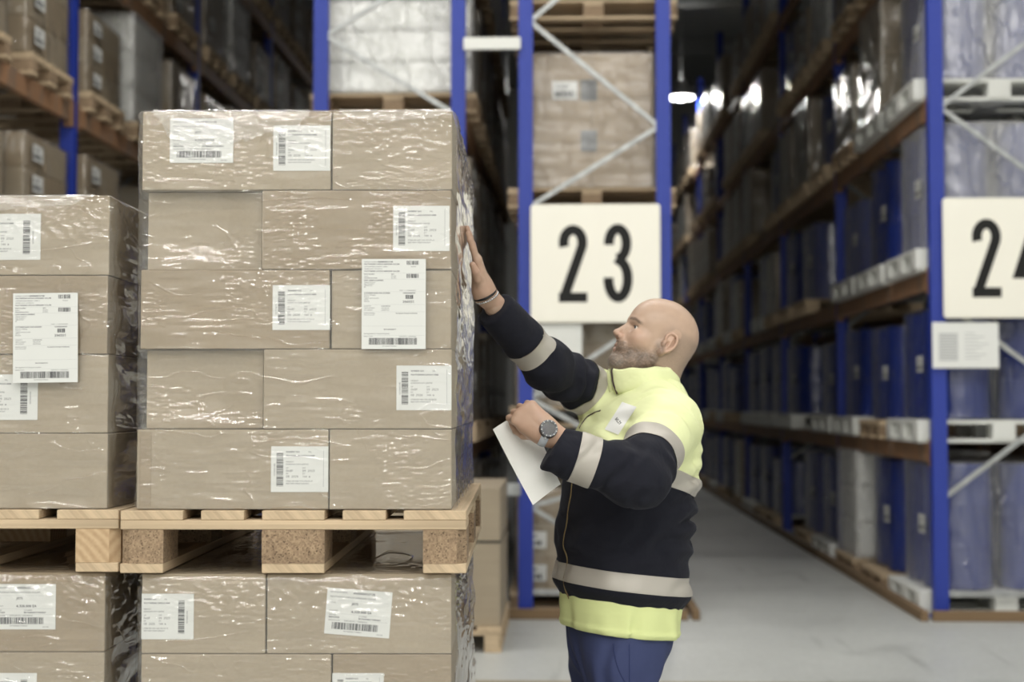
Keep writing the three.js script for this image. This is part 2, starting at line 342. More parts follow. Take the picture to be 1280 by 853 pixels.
// ---------------------------------------------------------------- stretch film round a load
const gs2 = (x) => Math.exp(-x * x);
function filmGeo({ w, d, y0, y1, seed, rc = 0.01, steps = [0.006, 0.014, 0.05, 0.05], dy = 0.0065, amp = 1, recess = [], bulge = 0, capAmp = 0.004, ropes = [], crumple = 0 }) {
  const P = []; // perimeter points: front, right, back, left
  const side = (ax, az, bx, bz, nx, nz, st, k) => {
    const L = Math.hypot(bx - ax, bz - az), n = Math.max(2, Math.round(L / st));
    for (let i = 0; i <= n; i++) P.push({ x: ax + (bx - ax) * i / n, z: az + (bz - az) * i / n, nx, nz, k });
  };
  const arc = (cx, cz, a0) => { for (let i = 1; i < 4; i++) { const a = a0 - i * Math.PI / 8; P.push({ x: cx + Math.cos(a) * rc, z: cz + Math.sin(a) * rc, nx: Math.cos(a), nz: Math.sin(a), k: 9 }); } };
  const X = w / 2, Z = d / 2;
  side(-X + rc, Z, X - rc, Z, 0, 1, steps[0], 0); arc(X - rc, Z - rc, Math.PI / 2);
  side(X, Z - rc, X, -Z + rc, 1, 0, steps[1], 1); arc(X - rc, -Z + rc, 0);
  side(X - rc, -Z, -X + rc, -Z, 0, -1, steps[2], 2); arc(-X + rc, -Z + rc, -Math.PI / 2);
  side(-X, -Z + rc, -X, Z - rc, -1, 0, steps[3], 3); arc(-X + rc, Z - rc, -Math.PI);
  P.push({ ...P[0] });
  let s = 0; P.forEach((p, i) => { if (i) s += Math.hypot(p.x - P[i - 1].x, p.z - P[i - 1].z); p.s = s; });
  const rows = []; const ny = Math.round((y1 - y0 - 0.012) / dy);
  for (let j = 0; j <= ny; j++) rows.push({ y: y0 + (y1 - 0.012 - y0) * j / ny, inset: 0, v: (y1 - y0) * j / ny });
  for (const [i, q] of [[0.002, -0.006], [0.006, -0.002], [0.012, 0], [0.04, 0.001], [0.09, 0.002], [0.18, 0.002], [0.3, 0.002]]) if (i < Math.min(X, Z) - 0.02) rows.push({ y: y1 + q, inset: i, v: y1 - y0 + i, cap: true });
  const pos = [], uv = [], idx = [], N = P.length;
  for (const r of rows) for (const p of P) {
    const n1 = perlin.noise(p.s * 3.1 + seed, r.y * 17, seed * 1.7), n2 = perlin.noise(p.s * 9 + seed * 3, r.y * 40, 4.2), n3 = perlin.noise(p.s * 14 + r.y * 9, r.y * 16 - p.s * 7, seed + 9);
    const top = sm(y1 - 0.15, y1 - 0.03, r.y) * sm(y1 + 0.001, y1 - 0.02, r.y), low = sm(y0 + 0.06, y0, r.y);
    let o = amp * (0.0038 + 0.0024 * n1 + 0.0014 * n2 + top * 0.008 * Math.max(0, 0.4 - Math.abs(n3) * 2.4) + low * 0.003 * (1 + n3));
    o += bulge * (p.k === 1 ? 1 : 0) * (0.6 + 0.8 * n1) * Math.sin(Math.PI * Math.min(1, (r.y - y0) / (y1 - y0)));
    if (crumple) { // gathered, crossing folds along the upper edge
      const m1 = perlin.noise(p.s * 34 + r.y * 20, r.y * 58 - p.s * 8, seed + 2), m2 = perlin.noise(p.s * 16 - r.y * 40, r.y * 30 + p.s * 22, seed + 6), where = sm(-0.25, 0.35, perlin.noise(p.s * 5, r.y * 8, seed + 3) + top * 0.35);
      o += crumple * top * where * (0.0030 * m1 + 0.0055 * Math.max(0, 0.3 - Math.abs(m2)) / 0.3);
    }
    for (const [ry, rh, ra] of ropes) { // film pulled into taut level cords
      const y_ = ry + 0.012 * perlin.noise(p.s * 2.2, seed, 1.3), q = gs2((r.y - y_) / rh); if (q > 0.01) o += ra * q * (0.5 + perlin.noise(p.s * 3.5, seed + ry, 7.7)) * (0.0008 + 0.0016 * perlin.noise(p.s * 12, r.y * 190, seed)) / 0.001 * 0.001;
    }
    if (p.k === 0) for (const q of recess) o -= q.depth * sm(-0.02, 0.09, p.x - q.x0) * sm(0, 0.10, q.x1 - p.x) * sm(0, 0.075, r.y - q.y0) * sm(0, 0.075, q.y1 - r.y) * (1 + 0.5 * n1);
    const fx = Math.max(-X + r.inset, Math.min(X - r.inset, p.x)), fz = Math.max(-Z + r.inset, Math.min(Z - r.inset, p.z));
    if (r.cap) o *= Math.max(0, 1 - r.inset / 0.02);
    pos.push(fx + p.nx * o, r.y + (r.cap ? capAmp * (perlin.noise(fx * 9, fz * 9, seed) + 0.35) * Math.min(1, r.inset / 0.02) : 0), fz + p.nz * o);
    const wide = p.k === 1 ? 0.42 : 1; uv.push(p.s * wide + seed * 0.137, r.v * (p.k === 1 ? 0.5 : 1) + seed * 0.291);
  }
  for (let j = 0; j + 1 < rows.length; j++) for (let i = 0; i + 1 < N; i++) { const a = j * N + i; idx.push(a, a + 1, a + N, a + 1, a + N + 1, a + N); }
  const last = (rows.length - 1) * N, c = pos.length / 3; // close the cap
  pos.push(0, rows.at(-1).y, 0); uv.push(0.5, 0.5);
  for (let i = 0; i + 1 < N; i++) idx.push(last + i, last + i + 1, c);
  const g = new THREE.BufferGeometry();
  g.setAttribute('position', new THREE.Float32BufferAttribute(pos, 3)); g.setAttribute('uv', new THREE.Float32BufferAttribute(uv, 2)); g.setIndex(idx); g.computeVertexNormals();
  return g;
}

// ---------------------------------------------------------------- the four wrapped stacks in front
const BACK = ['front', 'second', 'third', 'fourth', 'fifth'];
function place(x0, x1, z0, row) { // where an unlabelled carton sits in its row
  const side = x1 > -0.01, k = row.boxes.filter((b) => (b[1] > -0.01) === side && b[2] > z0 + 0.001).length;
  return `${BACK[k]} from the front on the ${side ? 'outer' : 'inner'} side`;
}
const ROW = ['bottom', 'second', 'third', 'fourth', 'top'];
function stack({ corner, turn, y0, rows, name, inPlace, film }) {
  // corner: world x, z of the front right corner; row boxes in local x (to the right edge) and depth
  const c = Math.cos(turn), s = Math.sin(turn);
  const at = (lx, y, lz) => [corner[0] + lx * c + lz * s, y, corner[1] - lx * s + lz * c];
  let y = y0, n = 0;
  rows.forEach((row, ri) => {
    row.boxes.forEach((b) => {
      const [x0, x1, z0, z1, labels, note] = b, w = x1 - x0 - 0.0015, d = z0 - z1 - 0.0015, h = row.h - 0.0012;
      const g = thing('carton', `brown carton ${note ?? place(x0, x1, z0, row)}, ${ROW[ri + 5 - rows.length] ?? 'low'} row, ${name}`, 'carton', at((x0 + x1) / 2, y, (z0 + z1) / 2), turn, `cartons of the ${name}`);
      part('box_body', boxG(w, h, d, 0.0028, [n * 0.37, n * 0.23]), (n * 7) % 5 === 1 ? M.cardDark : M.card, g, [0, row.h / 2, 0]);
      if (ri === 0 && n === 0 && y0 > 1.2) { // glued flap edge: a shallow fold line down the long face
        part('flap_edge', boxG(0.028, h - 0.012, 0.0008, 0, [n * 0.2 + 0.5, 0.3]), M.cardDark, g, [-w / 2 + 0.02, row.h / 2, d / 2 + 0.0003]);
      }
      for (const [kind, lx0, lx1, ya, yb, tilt] of labels ?? []) stickLabel(g, kind, lx0 - (x0 + x1) / 2, lx1 - (x0 + x1) / 2, ya - y, yb - y, d / 2 + 0.0004, tilt);
      n++;
    });
    y += row.h;
  });
  const f = film, t = thing('stretch_wrap', `clear crinkled stretch film round the ${name}`, 'plastic film', at(f.cx, 0, f.cz), turn);
  part('film', filmGeo(f), M.film, t);
  for (const q of f.flaps ?? []) flap(t, f, ...q);
}
// loose gathered film hanging over the front edge
function flap(t, f, x0, x1, drop, seed) {
  const nx = Math.round((x1 - x0) / 0.004), ny = 26, pos = [], uv = [], ix = [];
  for (let j = 0; j <= ny; j++) for (let i = 0; i <= nx; i++) {
    const u = i / nx, v = j / ny, x = x0 + (x1 - x0) * u, edge = sm(0, 0.12, u) * sm(1, 0.88, u), y = f.y1 + 0.001 - v * drop * (0.55 + 0.45 * Math.sin(u * 2.6 + 0.4) + 0.22 * perlin.noise(u * 9, seed, 0.5) + 0.1 * perlin.noise(u * 30, seed, 2.5)) * (0.35 + 0.65 * edge);
    const a = perlin.noise(x * 12 + y * 10, y * 62 + x * 14, seed), b = perlin.noise(x * 42, y * 95 + x * 20, seed + 3);
    pos.push(x, y, f.d / 2 + 0.0085 + 0.0035 * a + 0.0014 * b - (v < 0.08 ? (0.08 - v) * 0.12 : 0)); uv.push(x + seed, y);
  }
  for (let j = 0; j < ny; j++) for (let i = 0; i < nx; i++) { const a = j * (nx + 1) + i; ix.push(a, a + nx + 1, a + 1, a + 1, a + nx + 1, a + nx + 2); }
  const g = new THREE.BufferGeometry(); g.setAttribute('position', new THREE.Float32BufferAttribute(pos, 3)); g.setAttribute('uv', new THREE.Float32BufferAttribute(uv, 2)); g.setIndex(ix); g.computeVertexNormals();
  part('film_flap', g, M.filmFlap, t).userData.label = 'milky gathered fold of film along the top edge';
}
const TURN = 0.0276, C1 = [-0.26, -3.44], C2 = [-1.07, -3.44];
const A_ = 0.285, B_ = 0.445;
// boxes behind the front ones along the right side
const rightRest = (first, w = A_) => { const o = []; let z = -first; for (const d of [B_, B_, A_]) { if (z - d < -1.19) break; o.push([-w, 0, z, z - d]); z -= d; } if (z > -1.0) o.push([-w, 0, z, -1.176]); return o; };
const hRow = 0.1866, lowRow = 0.1846;
stack({
  corner: C1, turn: TURN, y0: 1.2152, name: 'tall stack',
  rows: [
    { h: hRow, boxes: [[-0.735, -0.287, 0, -A_, [['small', -0.421, -0.288, 1.256, 1.362]], 'with a small label by its right edge'], [-0.286, 0, 0, -B_, null, 'with no label, at the front corner'], ...rightRest(B_)] },
    { h: hRow, boxes: [[-0.720, -0.443, -0.024, -A_, null, 'set back, without a label'], [-0.441, 0.0, 0, -A_, [['small', -0.130, -0.002, 1.446, 1.550]], 'with a small label at its right edge'], ...rightRest(A_)] },
    { h: hRow, boxes: [[-0.730, -0.286, 0, -A_, [['small', -0.420, -0.286, 1.633, 1.738]], 'with a small label by its right edge'], [-0.284, -0.002, -0.006, -B_, null, 'half covered by the tall consignment label'], ...rightRest(B_)] },
    { h: hRow, boxes: [[-0.722, -0.449, -0.028, -A_, null, 'set back, without a label'], [-0.447, -0.002, 0, -A_, [['small', -0.139, -0.007, 1.818, 1.924]], 'with a small label at its right edge'], ...rightRest(A_)] },
    { h: hRow, boxes: [[-0.730, -0.285, 0, -A_, [['qty', -0.664, -0.515, 2.026, 2.131], ['small', -0.421, -0.287, 2.007, 2.114]], 'with two white labels'], [-0.283, 0, 0, -B_, null, 'with no label, at the front corner'], ...rightRest(B_),
      [-0.730, -0.287, -A_, -2 * A_], [-0.730, -0.287, -2 * A_, -3 * A_], [-0.730, -0.287, -3 * A_, -1.176]] },
  ],
  film: { cx: -0.3655, cz: -0.588, w: 0.737, d: 1.18, y0: 1.2165, y1: 2.151, seed: 1, flaps: [[-0.335, 0.03, 0.075, 3], [0.10, 0.36, 0.028, 8]], dy: 0.0033, steps: [0.005, 0.010, 0.05, 0.05], crumple: 1, ropes: [[1.97, 0.016, 1.2], [1.775, 0.018, 1.6], [1.745, 0.01, 1.2], [1.60, 0.012, 1], [1.572, 0.016, 1.5], [1.41, 0.012, 1], [1.36, 0.03, 1.3], [1.27, 0.035, 1.5], [1.235, 0.012, 1.2], [1.86, 0.02, 0.9], [1.69, 0.016, 0.8]], bulge: 0.005, recess: [{ x0: -0.36, x1: -0.085, y0: 1.40, y1: 1.585, depth: 0.010 }, { x0: -0.36, x1: -0.09, y0: 1.775, y1: 1.96, depth: 0.012 }] },
});
// the tall consignment label is stuck on the film itself
function bigLabel(x, y, z, turn, tilt, w, h, label) {
  const t = new THREE.Mesh(new THREE.BoxGeometry(w, h, 0.0006), [M.paper, M.paper, M.paper, M.paper, labelM.big, M.paper]);
  t.name = numbered('consignment_label'); t.castShadow = t.receiveShadow = true; t.position.set(x, y, z); t.rotation.set(0, turn, tilt); scene.add(t);
  return tag(t, label, 'label');
}
bigLabel(C1[0] - 0.1355, 1.693, C1[1] + 0.0165, TURN, 0, 0.149, 0.210, 'tall white consignment label on the wrapped stack beside the man');
const low1 = 0.1442;
stack({
  corner: C1, turn: TURN, y0: low1, name: 'lower tall stack',
  rows: [
    { h: lowRow, boxes: [[-0.72, -0.287, 0, -A_], [-0.286, 0, 0, -B_], ...rightRest(B_)] },
    { h: lowRow, boxes: [[-0.72, -0.443, 0, -A_], [-0.441, 0, 0, -A_], ...rightRest(A_)] },
    { h: lowRow, boxes: [[-0.72, -0.287, 0, -A_], [-0.286, 0, 0, -B_], ...rightRest(B_)] },
    { h: lowRow, boxes: [[-0.72, -0.278, 0, -A_, null, 'with no label'], [-0.276, 0, 0, -B_, [['small', -0.276, -0.157, 0.735, 0.839]], 'with a small label at its left edge'], ...rightRest(B_)] },
    { h: lowRow, boxes: [[-0.72, -0.431, 0, -A_, [['mirror', -0.719, -0.598, 0.916, 1.021]], 'with a label at its left edge'], [-0.429, 0, 0, -A_, [['qty', -0.292, -0.141, 0.924, 1.030, -0.075]], 'with a tilted quantity label'], ...rightRest(A_),
      [-0.72, -0.287, -A_, -2 * A_], [-0.72, -0.287, -2 * A_, -3 * A_], [-0.72, -0.287, -3 * A_, -1.176]] },
  ],
  film: { cx: -0.36, cz: -0.588, w: 0.728, d: 1.18, y0: low1 + 0.002, y1: 1.068, seed: 5, crumple: 1.4, ropes: [[1.04, 0.02, 1.8], [0.90, 0.02, 2.0], [0.985, 0.02, 1.5], [0.86, 0.03, 2], [0.955, 0.015, 1.2]], bulge: 0.012, capAmp: 0.0002, steps: [0.006, 0.014, 0.06, 0.06], dy: 0.004 },
});
const lh = 0.186;
stack({
  corner: C2, turn: TURN, y0: 1.2150, name: 'shorter stack',
  rows: [
    { h: 0.1765, boxes: [[-0.445, 0.002, 0, -A_, null, 'with no label'], [-0.73, -0.447, 0, -B_, null, 'on the far side'], ...rightRest(A_)] },
    { h: lh, boxes: [[-0.446, 0.0, -0.004, -A_, [['mirror', -0.304, -0.166, 1.423, 1.530]], 'with a small label half under a larger one'], [-0.73, -0.448, 0, -B_, null, 'on the far side'], ...rightRest(A_)] },
    { h: lh, boxes: [[-0.445, -0.002, 0, -A_, null, 'with a tall consignment label in front'], [-0.73, -0.447, 0, -B_, null, 'on the far side'], ...rightRest(A_)] },
    { h: 0.189, boxes: [[-0.445, -0.0, 0, -A_, [['mirror', -0.303, -0.163, 1.800, 1.909]], 'with a small label'], [-0.73, -0.447, 0, -B_, null, 'on the far side'], ...rightRest(A_),
      [-0.73, -0.287, -B_, -2 * A_ - 0.16], [-0.73, -0.287, -0.73, -1.176]] },
  ],
  film: { cx: -0.364, cz: -0.588, w: 0.737, d: 1.18, y0: 1.2165, y1: 1.954, seed: 9, flaps: [[-0.2, 0.33, 0.035, 5]], dy: 0.0035, crumple: 1.1, ropes: [[1.86, 0.02, 1.0], [1.77, 0.015, 1.4], [1.52, 0.03, 1.4], [1.41, 0.025, 1.5], [1.30, 0.05, 1.2]], bulge: 0.02, amp: 1.3, steps: [0.006, 0.012, 0.06, 0.06] },
});
bigLabel(C2[0] - 0.143, 1.6155, C2[1] + 0.0195, TURN, 0.012, 0.152, 0.210, 'tall white consignment label on the shorter wrapped stack');
stack({
  corner: C2, turn: TURN, y0: low1, name: 'lower short stack',
  rows: [
    { h: lowRow, boxes: [[-0.445, 0, 0, -A_], ...rightRest(A_)] },
    { h: lowRow, boxes: [[-0.445, 0, 0, -A_], ...rightRest(A_)] },
    { h: lowRow, boxes: [[-0.445, 0, 0, -A_], ...rightRest(A_)] },
    { h: lowRow, boxes: [[-0.445, 0.0, 0, -A_, [['mirror', -0.284, -0.158, 0.732, 0.834]], 'with a small label'], [-0.73, -0.447, 0, -B_, null, 'on the far side'], ...rightRest(A_)] },
    { h: lowRow, boxes: [[-0.445, 0.0, 0, -A_, [['qty', -0.267, -0.116, 0.935, 1.040]], 'with a quantity label'], [-0.73, -0.447, 0, -B_, null, 'on the far side'], ...rightRest(A_),
      [-0.73, -0.287, -B_, -0.73], [-0.73, -0.287, -0.73, -1.176]] },
  ],
  film: { cx: -0.364, cz: -0.588, w: 0.735, d: 1.18, y0: low1 + 0.002, y1: 1.068, seed: 13, crumple: 1.3, ropes: [[0.90, 0.02, 2.4], [0.985, 0.02, 1.4], [0.86, 0.03, 1.8]], bulge: 0.012, capAmp: 0.0002, steps: [0.006, 0.02, 0.06, 0.06], dy: 0.004 },
});
{
  const c = Math.cos(TURN), s = Math.sin(TURN), at = (lx, lz) => [C1[0] + lx * c + lz * s, C1[1] - lx * s + lz * c];
  const [x, z] = at(-0.366, -0.582), p = makePallet('wooden pallet with chipboard blocks under the tall upper stack', 'pallets under the wrapped stacks', M.chip);
  p.position.set(x, 1.0702, z); p.rotation.y = TURN;
  copy(p, [x, 0, z], TURN, 'wooden pallet on the floor under the lower stack by the man');
  const [x2, z2] = [C2[0] - 0.366 * c - 0.582 * s, C2[1] + 0.366 * s - 0.582 * c], q = makePallet('wooden pallet with solid wood blocks under the shorter upper stack', 'pallets under the wrapped stacks', M.endGrain);
  q.position.set(x2, 1.0702, z2); q.rotation.y = TURN;
  // stencilled mark on the side of its corner block
  const mark = canvasTex(128, 96, (g, w, h) => { g.fillStyle = '#b08a5e'; g.fillRect(0, 0, w, h); txt(g, 'EUR', 12, 72, 54, 'sans-serif', true, '#191512'); });
  const mk = part('stencil_mark', new THREE.PlaneGeometry(0.1, 0.068), std({ map: mark, roughness: 0.9 }), q, [0.4006, 0.061, 0.527]); mk.rotation.y = Math.PI / 2;
  copy(q, [x2, 0, z2], TURN, 'wooden pallet on the floor under the lower shorter stack');
}

// ---------------------------------------------------------------- pallet racks
const ORD = ['floor', 'first', 'second', 'third', 'fourth', 'fifth', 'sixth', 'seventh', 'eighth', 'ninth'];
const RACK_H = 7.6;
function postG() { // U-shaped upright with lips, 0.1 wide and 0.08 deep
  const s = new THREE.Shape(), w = 0.05, d = 0.04, k = 0.006;
  [[-w, -d], [w, -d], [w, d], [w - 0.02, d], [w - 0.02, d - k], [w - k, d - k], [w - k, -d + k], [-w + k, -d + k], [-w + k, d - k], [-w + 0.02, d - k], [-w + 0.02, d], [-w, d]].forEach(([x, y], i) => i ? s.lineTo(x, y) : s.moveTo(x, y));
  const g = new THREE.ExtrudeGeometry(s, { depth: RACK_H, bevelEnabled: false }); g.rotateX(-Math.PI / 2);
  return g;
}
const POST = postG(), PLATE = boxG(0.16, 0.012, 0.14, 0.002), BOLT = new THREE.CylinderGeometry(0.012, 0.012, 0.014, 6);
function frameProto(x0, x1, nodes, label, group) { // nodes: [side, height] zigzag
  const t = thing('rack_upright_frame', label, 'rack frame', [0, 0, 0], 0, group);
  for (const x of [x0, x1]) {
    part('post', POST, M.blue, t, [x, 0, 0]);
    const pl = part('base_plate', PLATE, M.blue, t, [x, 0.006, 0.012]);
    for (const s of [-1, 1]) part('bolt', BOLT, M.steel, pl, [s * 0.06, 0.012, 0.05]);
  }
  for (let i = 0; i + 1 < nodes.length; i++) {
    const [a, ya] = nodes[i], [b, yb] = nodes[i + 1], X = (k) => k ? x1 - 0.03 : x0 + 0.03;
    part('brace', bar([X(a), ya, 0.02], [X(b), yb, 0.02], 0.034, 0.022), M.steel, t);
  }
  for (const y of [0.16, RACK_H - 0.25]) part('cross_bar', bar([x0 + 0.03, y, 0.02], [x1 - 0.03, y, 0.02], 0.04, 0.03), M.steel, t);
  return t;
}
const BEAM = boxG(3.39, 0.135, 0.05, 0.004), CONN = boxG(0.07, 0.19, 0.06, 0.004);
BEAM.rotateY(Math.PI / 2); CONN.rotateY(Math.PI / 2);
let beamProto = null;
function beam(x, yTop, zMid, label, group) {
  if (!beamProto) {
    beamProto = thing('rack_beam', label, 'rack beam', [0, 0, 0], 0, group);
    part('profile', BEAM, M.beam, beamProto, [0, -0.0675, 0]);
    for (const s of [-1, 1]) part('end_connector', CONN, M.beam, beamProto, [0, -0.07, s * 1.69]);
    beamProto.position.set(x, yTop, zMid); return beamProto;
  }
  return copy(beamProto, [x, yTop, zMid], 0, label, group);
}
// plastic pallet, moulded in one piece: 1.2 across x, 1.0 along z
const plasticG = (() => {
  const g = [mv(boxG(1.2, 0.03, 1.0, 0.006), 0, 0.145, 0)];
  for (const x of [-0.52, 0, 0.52]) { for (const z of [-0.42, 0, 0.42]) g.push(mv(boxG(0.16, 0.11, 0.16, 0.006), x, 0.08, z)); g.push(mv(boxG(0.16, 0.028, 1.0, 0.005), x, 0.014, 0)); }
  for (const z of [-0.42, 0, 0.42]) g.push(mv(boxG(1.2, 0.028, 0.16, 0.005), 0, 0.0141, z));
  return mergeGeometries(g);
})();
const farPalletG = (() => { // 1.2 across x, 0.8 along z, too far off to tell the boards apart
  const g = []; let z = -0.4;
  deckW.forEach((w) => { g.push(mv(longUV(boxG(1.2, 0.022, w), 0), 0, 0.133, z + w / 2)); z += w + deckGap; });
  for (const x of [-0.5275, 0, 0.5275]) { g.push(mv(longUV(boxG(0.145, 0.022, 0.8), 2), x, 0.111, 0)); for (const q of [-0.35, 0, 0.35]) g.push(mv(boxG(0.145, 0.078, 0.1), x, 0.061, q)); }
  for (const q of [-0.35, 0, 0.35]) g.push(mv(longUV(boxG(1.2, 0.022, 0.1), 0), 0, 0.011, q));
  return mergeGeometries(g);
})();
const drumG = (() => {
  const p = []; const r = 0.236;
  for (const [x, y] of [[0, 0], [r - 0.02, 0], [r, 0.012], [r, 0.03], [r - 0.006, 0.04], [r - 0.006, 0.29], [r, 0.30], [r, 0.315], [r - 0.006, 0.325], [r - 0.006, 0.58], [r, 0.59], [r, 0.605], [r - 0.006, 0.615], [r - 0.006, 0.84], [r, 0.85], [r, 0.875], [r - 0.015, 0.88], [r - 0.02, 0.862], [0, 0.86]]) p.push(new THREE.Vector2(x, y));
  return new THREE.LatheGeometry(p, 28);
})();
const BUNG = new THREE.CylinderGeometry(0.03, 0.03, 0.02, 10);
const drumFilm = filmGeo({ w: 1.012, d: 0.97, y0: 0, y1: 0.895, seed: 21, rc: 0.22, steps: [0.05, 0.05, 0.05, 0.05], dy: 0.06, amp: 2.0 });
const cartFilm = filmGeo({ w: 1.13, d: 0.83, y0: 0, y1: 0.805, seed: 23, rc: 0.02, steps: [0.03, 0.03, 0.05, 0.03], dy: 0.05, amp: 2.2 });
const tallFilm = filmGeo({ w: 1.13, d: 0.83, y0: 0, y1: 0.925, seed: 27, rc: 0.02, steps: [0.03, 0.03, 0.05, 0.03], dy: 0.05, amp: 2.6 });
const farLabel = canvasTex(64, 48, (g, w, h) => { base(g, w, h); barcode(g, 6, 26, 50, 16, 3, false); txt(g, '4.320', 8, 18, 13, 'sans-serif', true); });
const farLabelM = std({ map: farLabel, roughness: 0.7 });
const darkPatch = std({ color: 0x55585a, roughness: 0.7 });
const STICK = new THREE.BoxGeometry(0.18, 0.13, 0.002), STICKS = STICK.clone().rotateY(Math.PI / 2);
function cartonsOf(t, w, d, h, nx, nz, ny, mat) {
  const g = boxG(w / nx - 0.004, h / ny - 0.003, d / nz - 0.004, 0.004);
  for (let k = 0; k < ny; k++) for (let i = 0; i < nx; i++) for (let j = 0; j < nz; j++) {
    if (i > 0 && i < nx - 1 && j > 0 && j < nz - 1) continue;
    part('carton', g, mat[(i + j + k) % mat.length], t, [-w / 2 + (i + 0.5) * w / nx, (k + 0.5) * h / ny, -d / 2 + (j + 0.5) * d / nz]);
  }
}
const protos = {}, rr = rng(2024);
const KINDS = {
  drums: { name: 'wrapped_drum_load', look: 'wrapped blue drums', cat: 'drums', make(t, film = M.filmFar) { for (const x of [-1, 1]) for (const z of [-1, 1]) { const d = part('drum', drumG, M.drum, t, [x * 0.262, 0, z * 0.240]); part('bung', BUNG, M.black, d, [0.15, 0.868, 0.05]); } part('film', drumFilm, film, t); for (const s of [-1, 1]) part('drum_label', STICKS, farLabelM, t, [s * 0.517, 0.45, 0.24]); } },
  milky: { name: 'wrapped_drum_load', look: 'milky-wrapped blue drums', cat: 'drums', make(t) { KINDS.drums.make(t, M.filmMilky); } },
  shiny: { name: 'wrapped_drum_load', look: 'white-wrapped blue drums', cat: 'drums', make(t) { KINDS.drums.make(t, M.filmShiny); } },
  cartons: { name: 'wrapped_carton_load', look: 'wrapped brown cartons', cat: 'cartons', make(t) { cartonsOf(t, 1.11, 0.81, 0.795, 3, 2, 3, [M.card, M.cardDark]); part('film', cartFilm, M.filmFar, t); for (const s of [-1, 1]) for (const y of [0.15, 0.42, 0.66]) part('carton_label', STICKS, farLabelM, t, [s * 0.575, y, 0.2]); for (const y of [0.14, 0.40]) part('carton_label', STICK, farLabelM, t, [-0.43, y, 0.424]); } },
  tall: { name: 'wrapped_carton_load', look: 'tall wrapped cartons', cat: 'cartons', make(t) { cartonsOf(t, 1.11, 0.81, 0.915, 2, 2, 2, [M.cardDark, M.card]); part('film', tallFilm, M.filmMilky2, t); for (const s of [-1, 1]) part('carton_label', STICKS, farLabelM, t, [s * 0.578, 0.3, 0.2]); } },
  sacks: { name: 'wrapped_white_load', look: 'white crumpled film-wrapped goods', cat: 'wrapped goods', make(t) {
    const bags = [0, 1, 2].map((q) => { const g = new RoundedBoxGeometry(1.08, 0.30, 0.79, 12, 0.05), p = g.attributes.position; for (let i = 0; i < p.count; i++) { const x = p.getX(i), y = p.getY(i), z = p.getZ(i), n = perlin.noise(x * 7 + q * 5, y * 16, z * 7); p.setXYZ(i, x * (1 + 0.02 * n), y, z * (1 + 0.03 * n)); } g.computeVertexNormals(); return g; });
    bags.forEach((g, k) => part('white_bag', g, M.white, t, [0, 0.151 + k * 0.302, 0]));
    part('film', tallFilm, M.filmShiny, t);
  } },
};
M.filmShiny2 = phys({ color: 0xffffff, transmission: 0.9, thickness: 0, roughness: 0.2, ior: 1.6, bumpMap: filmBump2, bumpScale: 0.02, side: THREE.DoubleSide });
M.filmShiny = phys({ color: 0xffffff, transmission: 0.75, thickness: 0, roughness: 0.16, ior: 1.7, bumpMap: filmBump2, bumpScale: 0.04, side: THREE.DoubleSide });
M.filmMilky2 = phys({ color: 0xffffff, transmission: 0.95, thickness: 0, roughness: 0.18, ior: 1.75, bumpMap: filmBump2, bumpScale: 0.04, side: THREE.DoubleSide });
function load(kind, x, y, z, where, turn = 0) {
  const K = KINDS[kind], label = `${K.look}${where}`, group = `${K.look} in the pallet racks`;
  if (!protos[kind]) { const t = protos[kind] = thing(K.name, label, K.cat, [x, y, z], turn, group); K.make(t); return t; }
  const c = copy(protos[kind], [x, y, z], turn, label, group); c.scale.y = 0.74 + 0.26 * rr(); return c;
}
let plasticProto, farPalletProto, nearPalletProto;
function rackPallet(kind, x, y, z, where) { // returns the height of its deck
  const group = kind === 'plastic' ? 'plastic pallets in the racks' : 'wooden pallets in the racks';
  if (kind === 'plastic') {
    const label = `white plastic pallet${where}`;
    if (!plasticProto) { plasticProto = new THREE.Mesh(plasticG, M.white); plasticProto.castShadow = plasticProto.receiveShadow = true; plasticProto.name = numbered('plastic_pallet'); scene.add(plasticProto); tag(plasticProto, label, 'pallet', group); plasticProto.position.set(x, y, z); } else copy(plasticProto, [x, y, z], 0, label, group);
    return y + 0.161;
  }
  const label = `wooden pallet${where}`;
  if (kind === 'near') {
    if (!nearPalletProto) { nearPalletProto = makePallet(label, group, M.chip); nearPalletProto.position.set(x, y, z); nearPalletProto.rotation.y = Math.PI / 2; } else copy(nearPalletProto, [x, y, z], Math.PI / 2, label, group);
    return y + 0.1445;
  }
  if (!farPalletProto) { farPalletProto = new THREE.Mesh(farPalletG, M.wood); farPalletProto.castShadow = farPalletProto.receiveShadow = true; farPalletProto.name = numbered('wooden_pallet'); scene.add(farPalletProto); tag(farPalletProto, label, 'pallet', group); farPalletProto.position.set(x, y, z); } else copy(farPalletProto, [x, y, z], 0, label, group);
  return y + 0.1445;
}
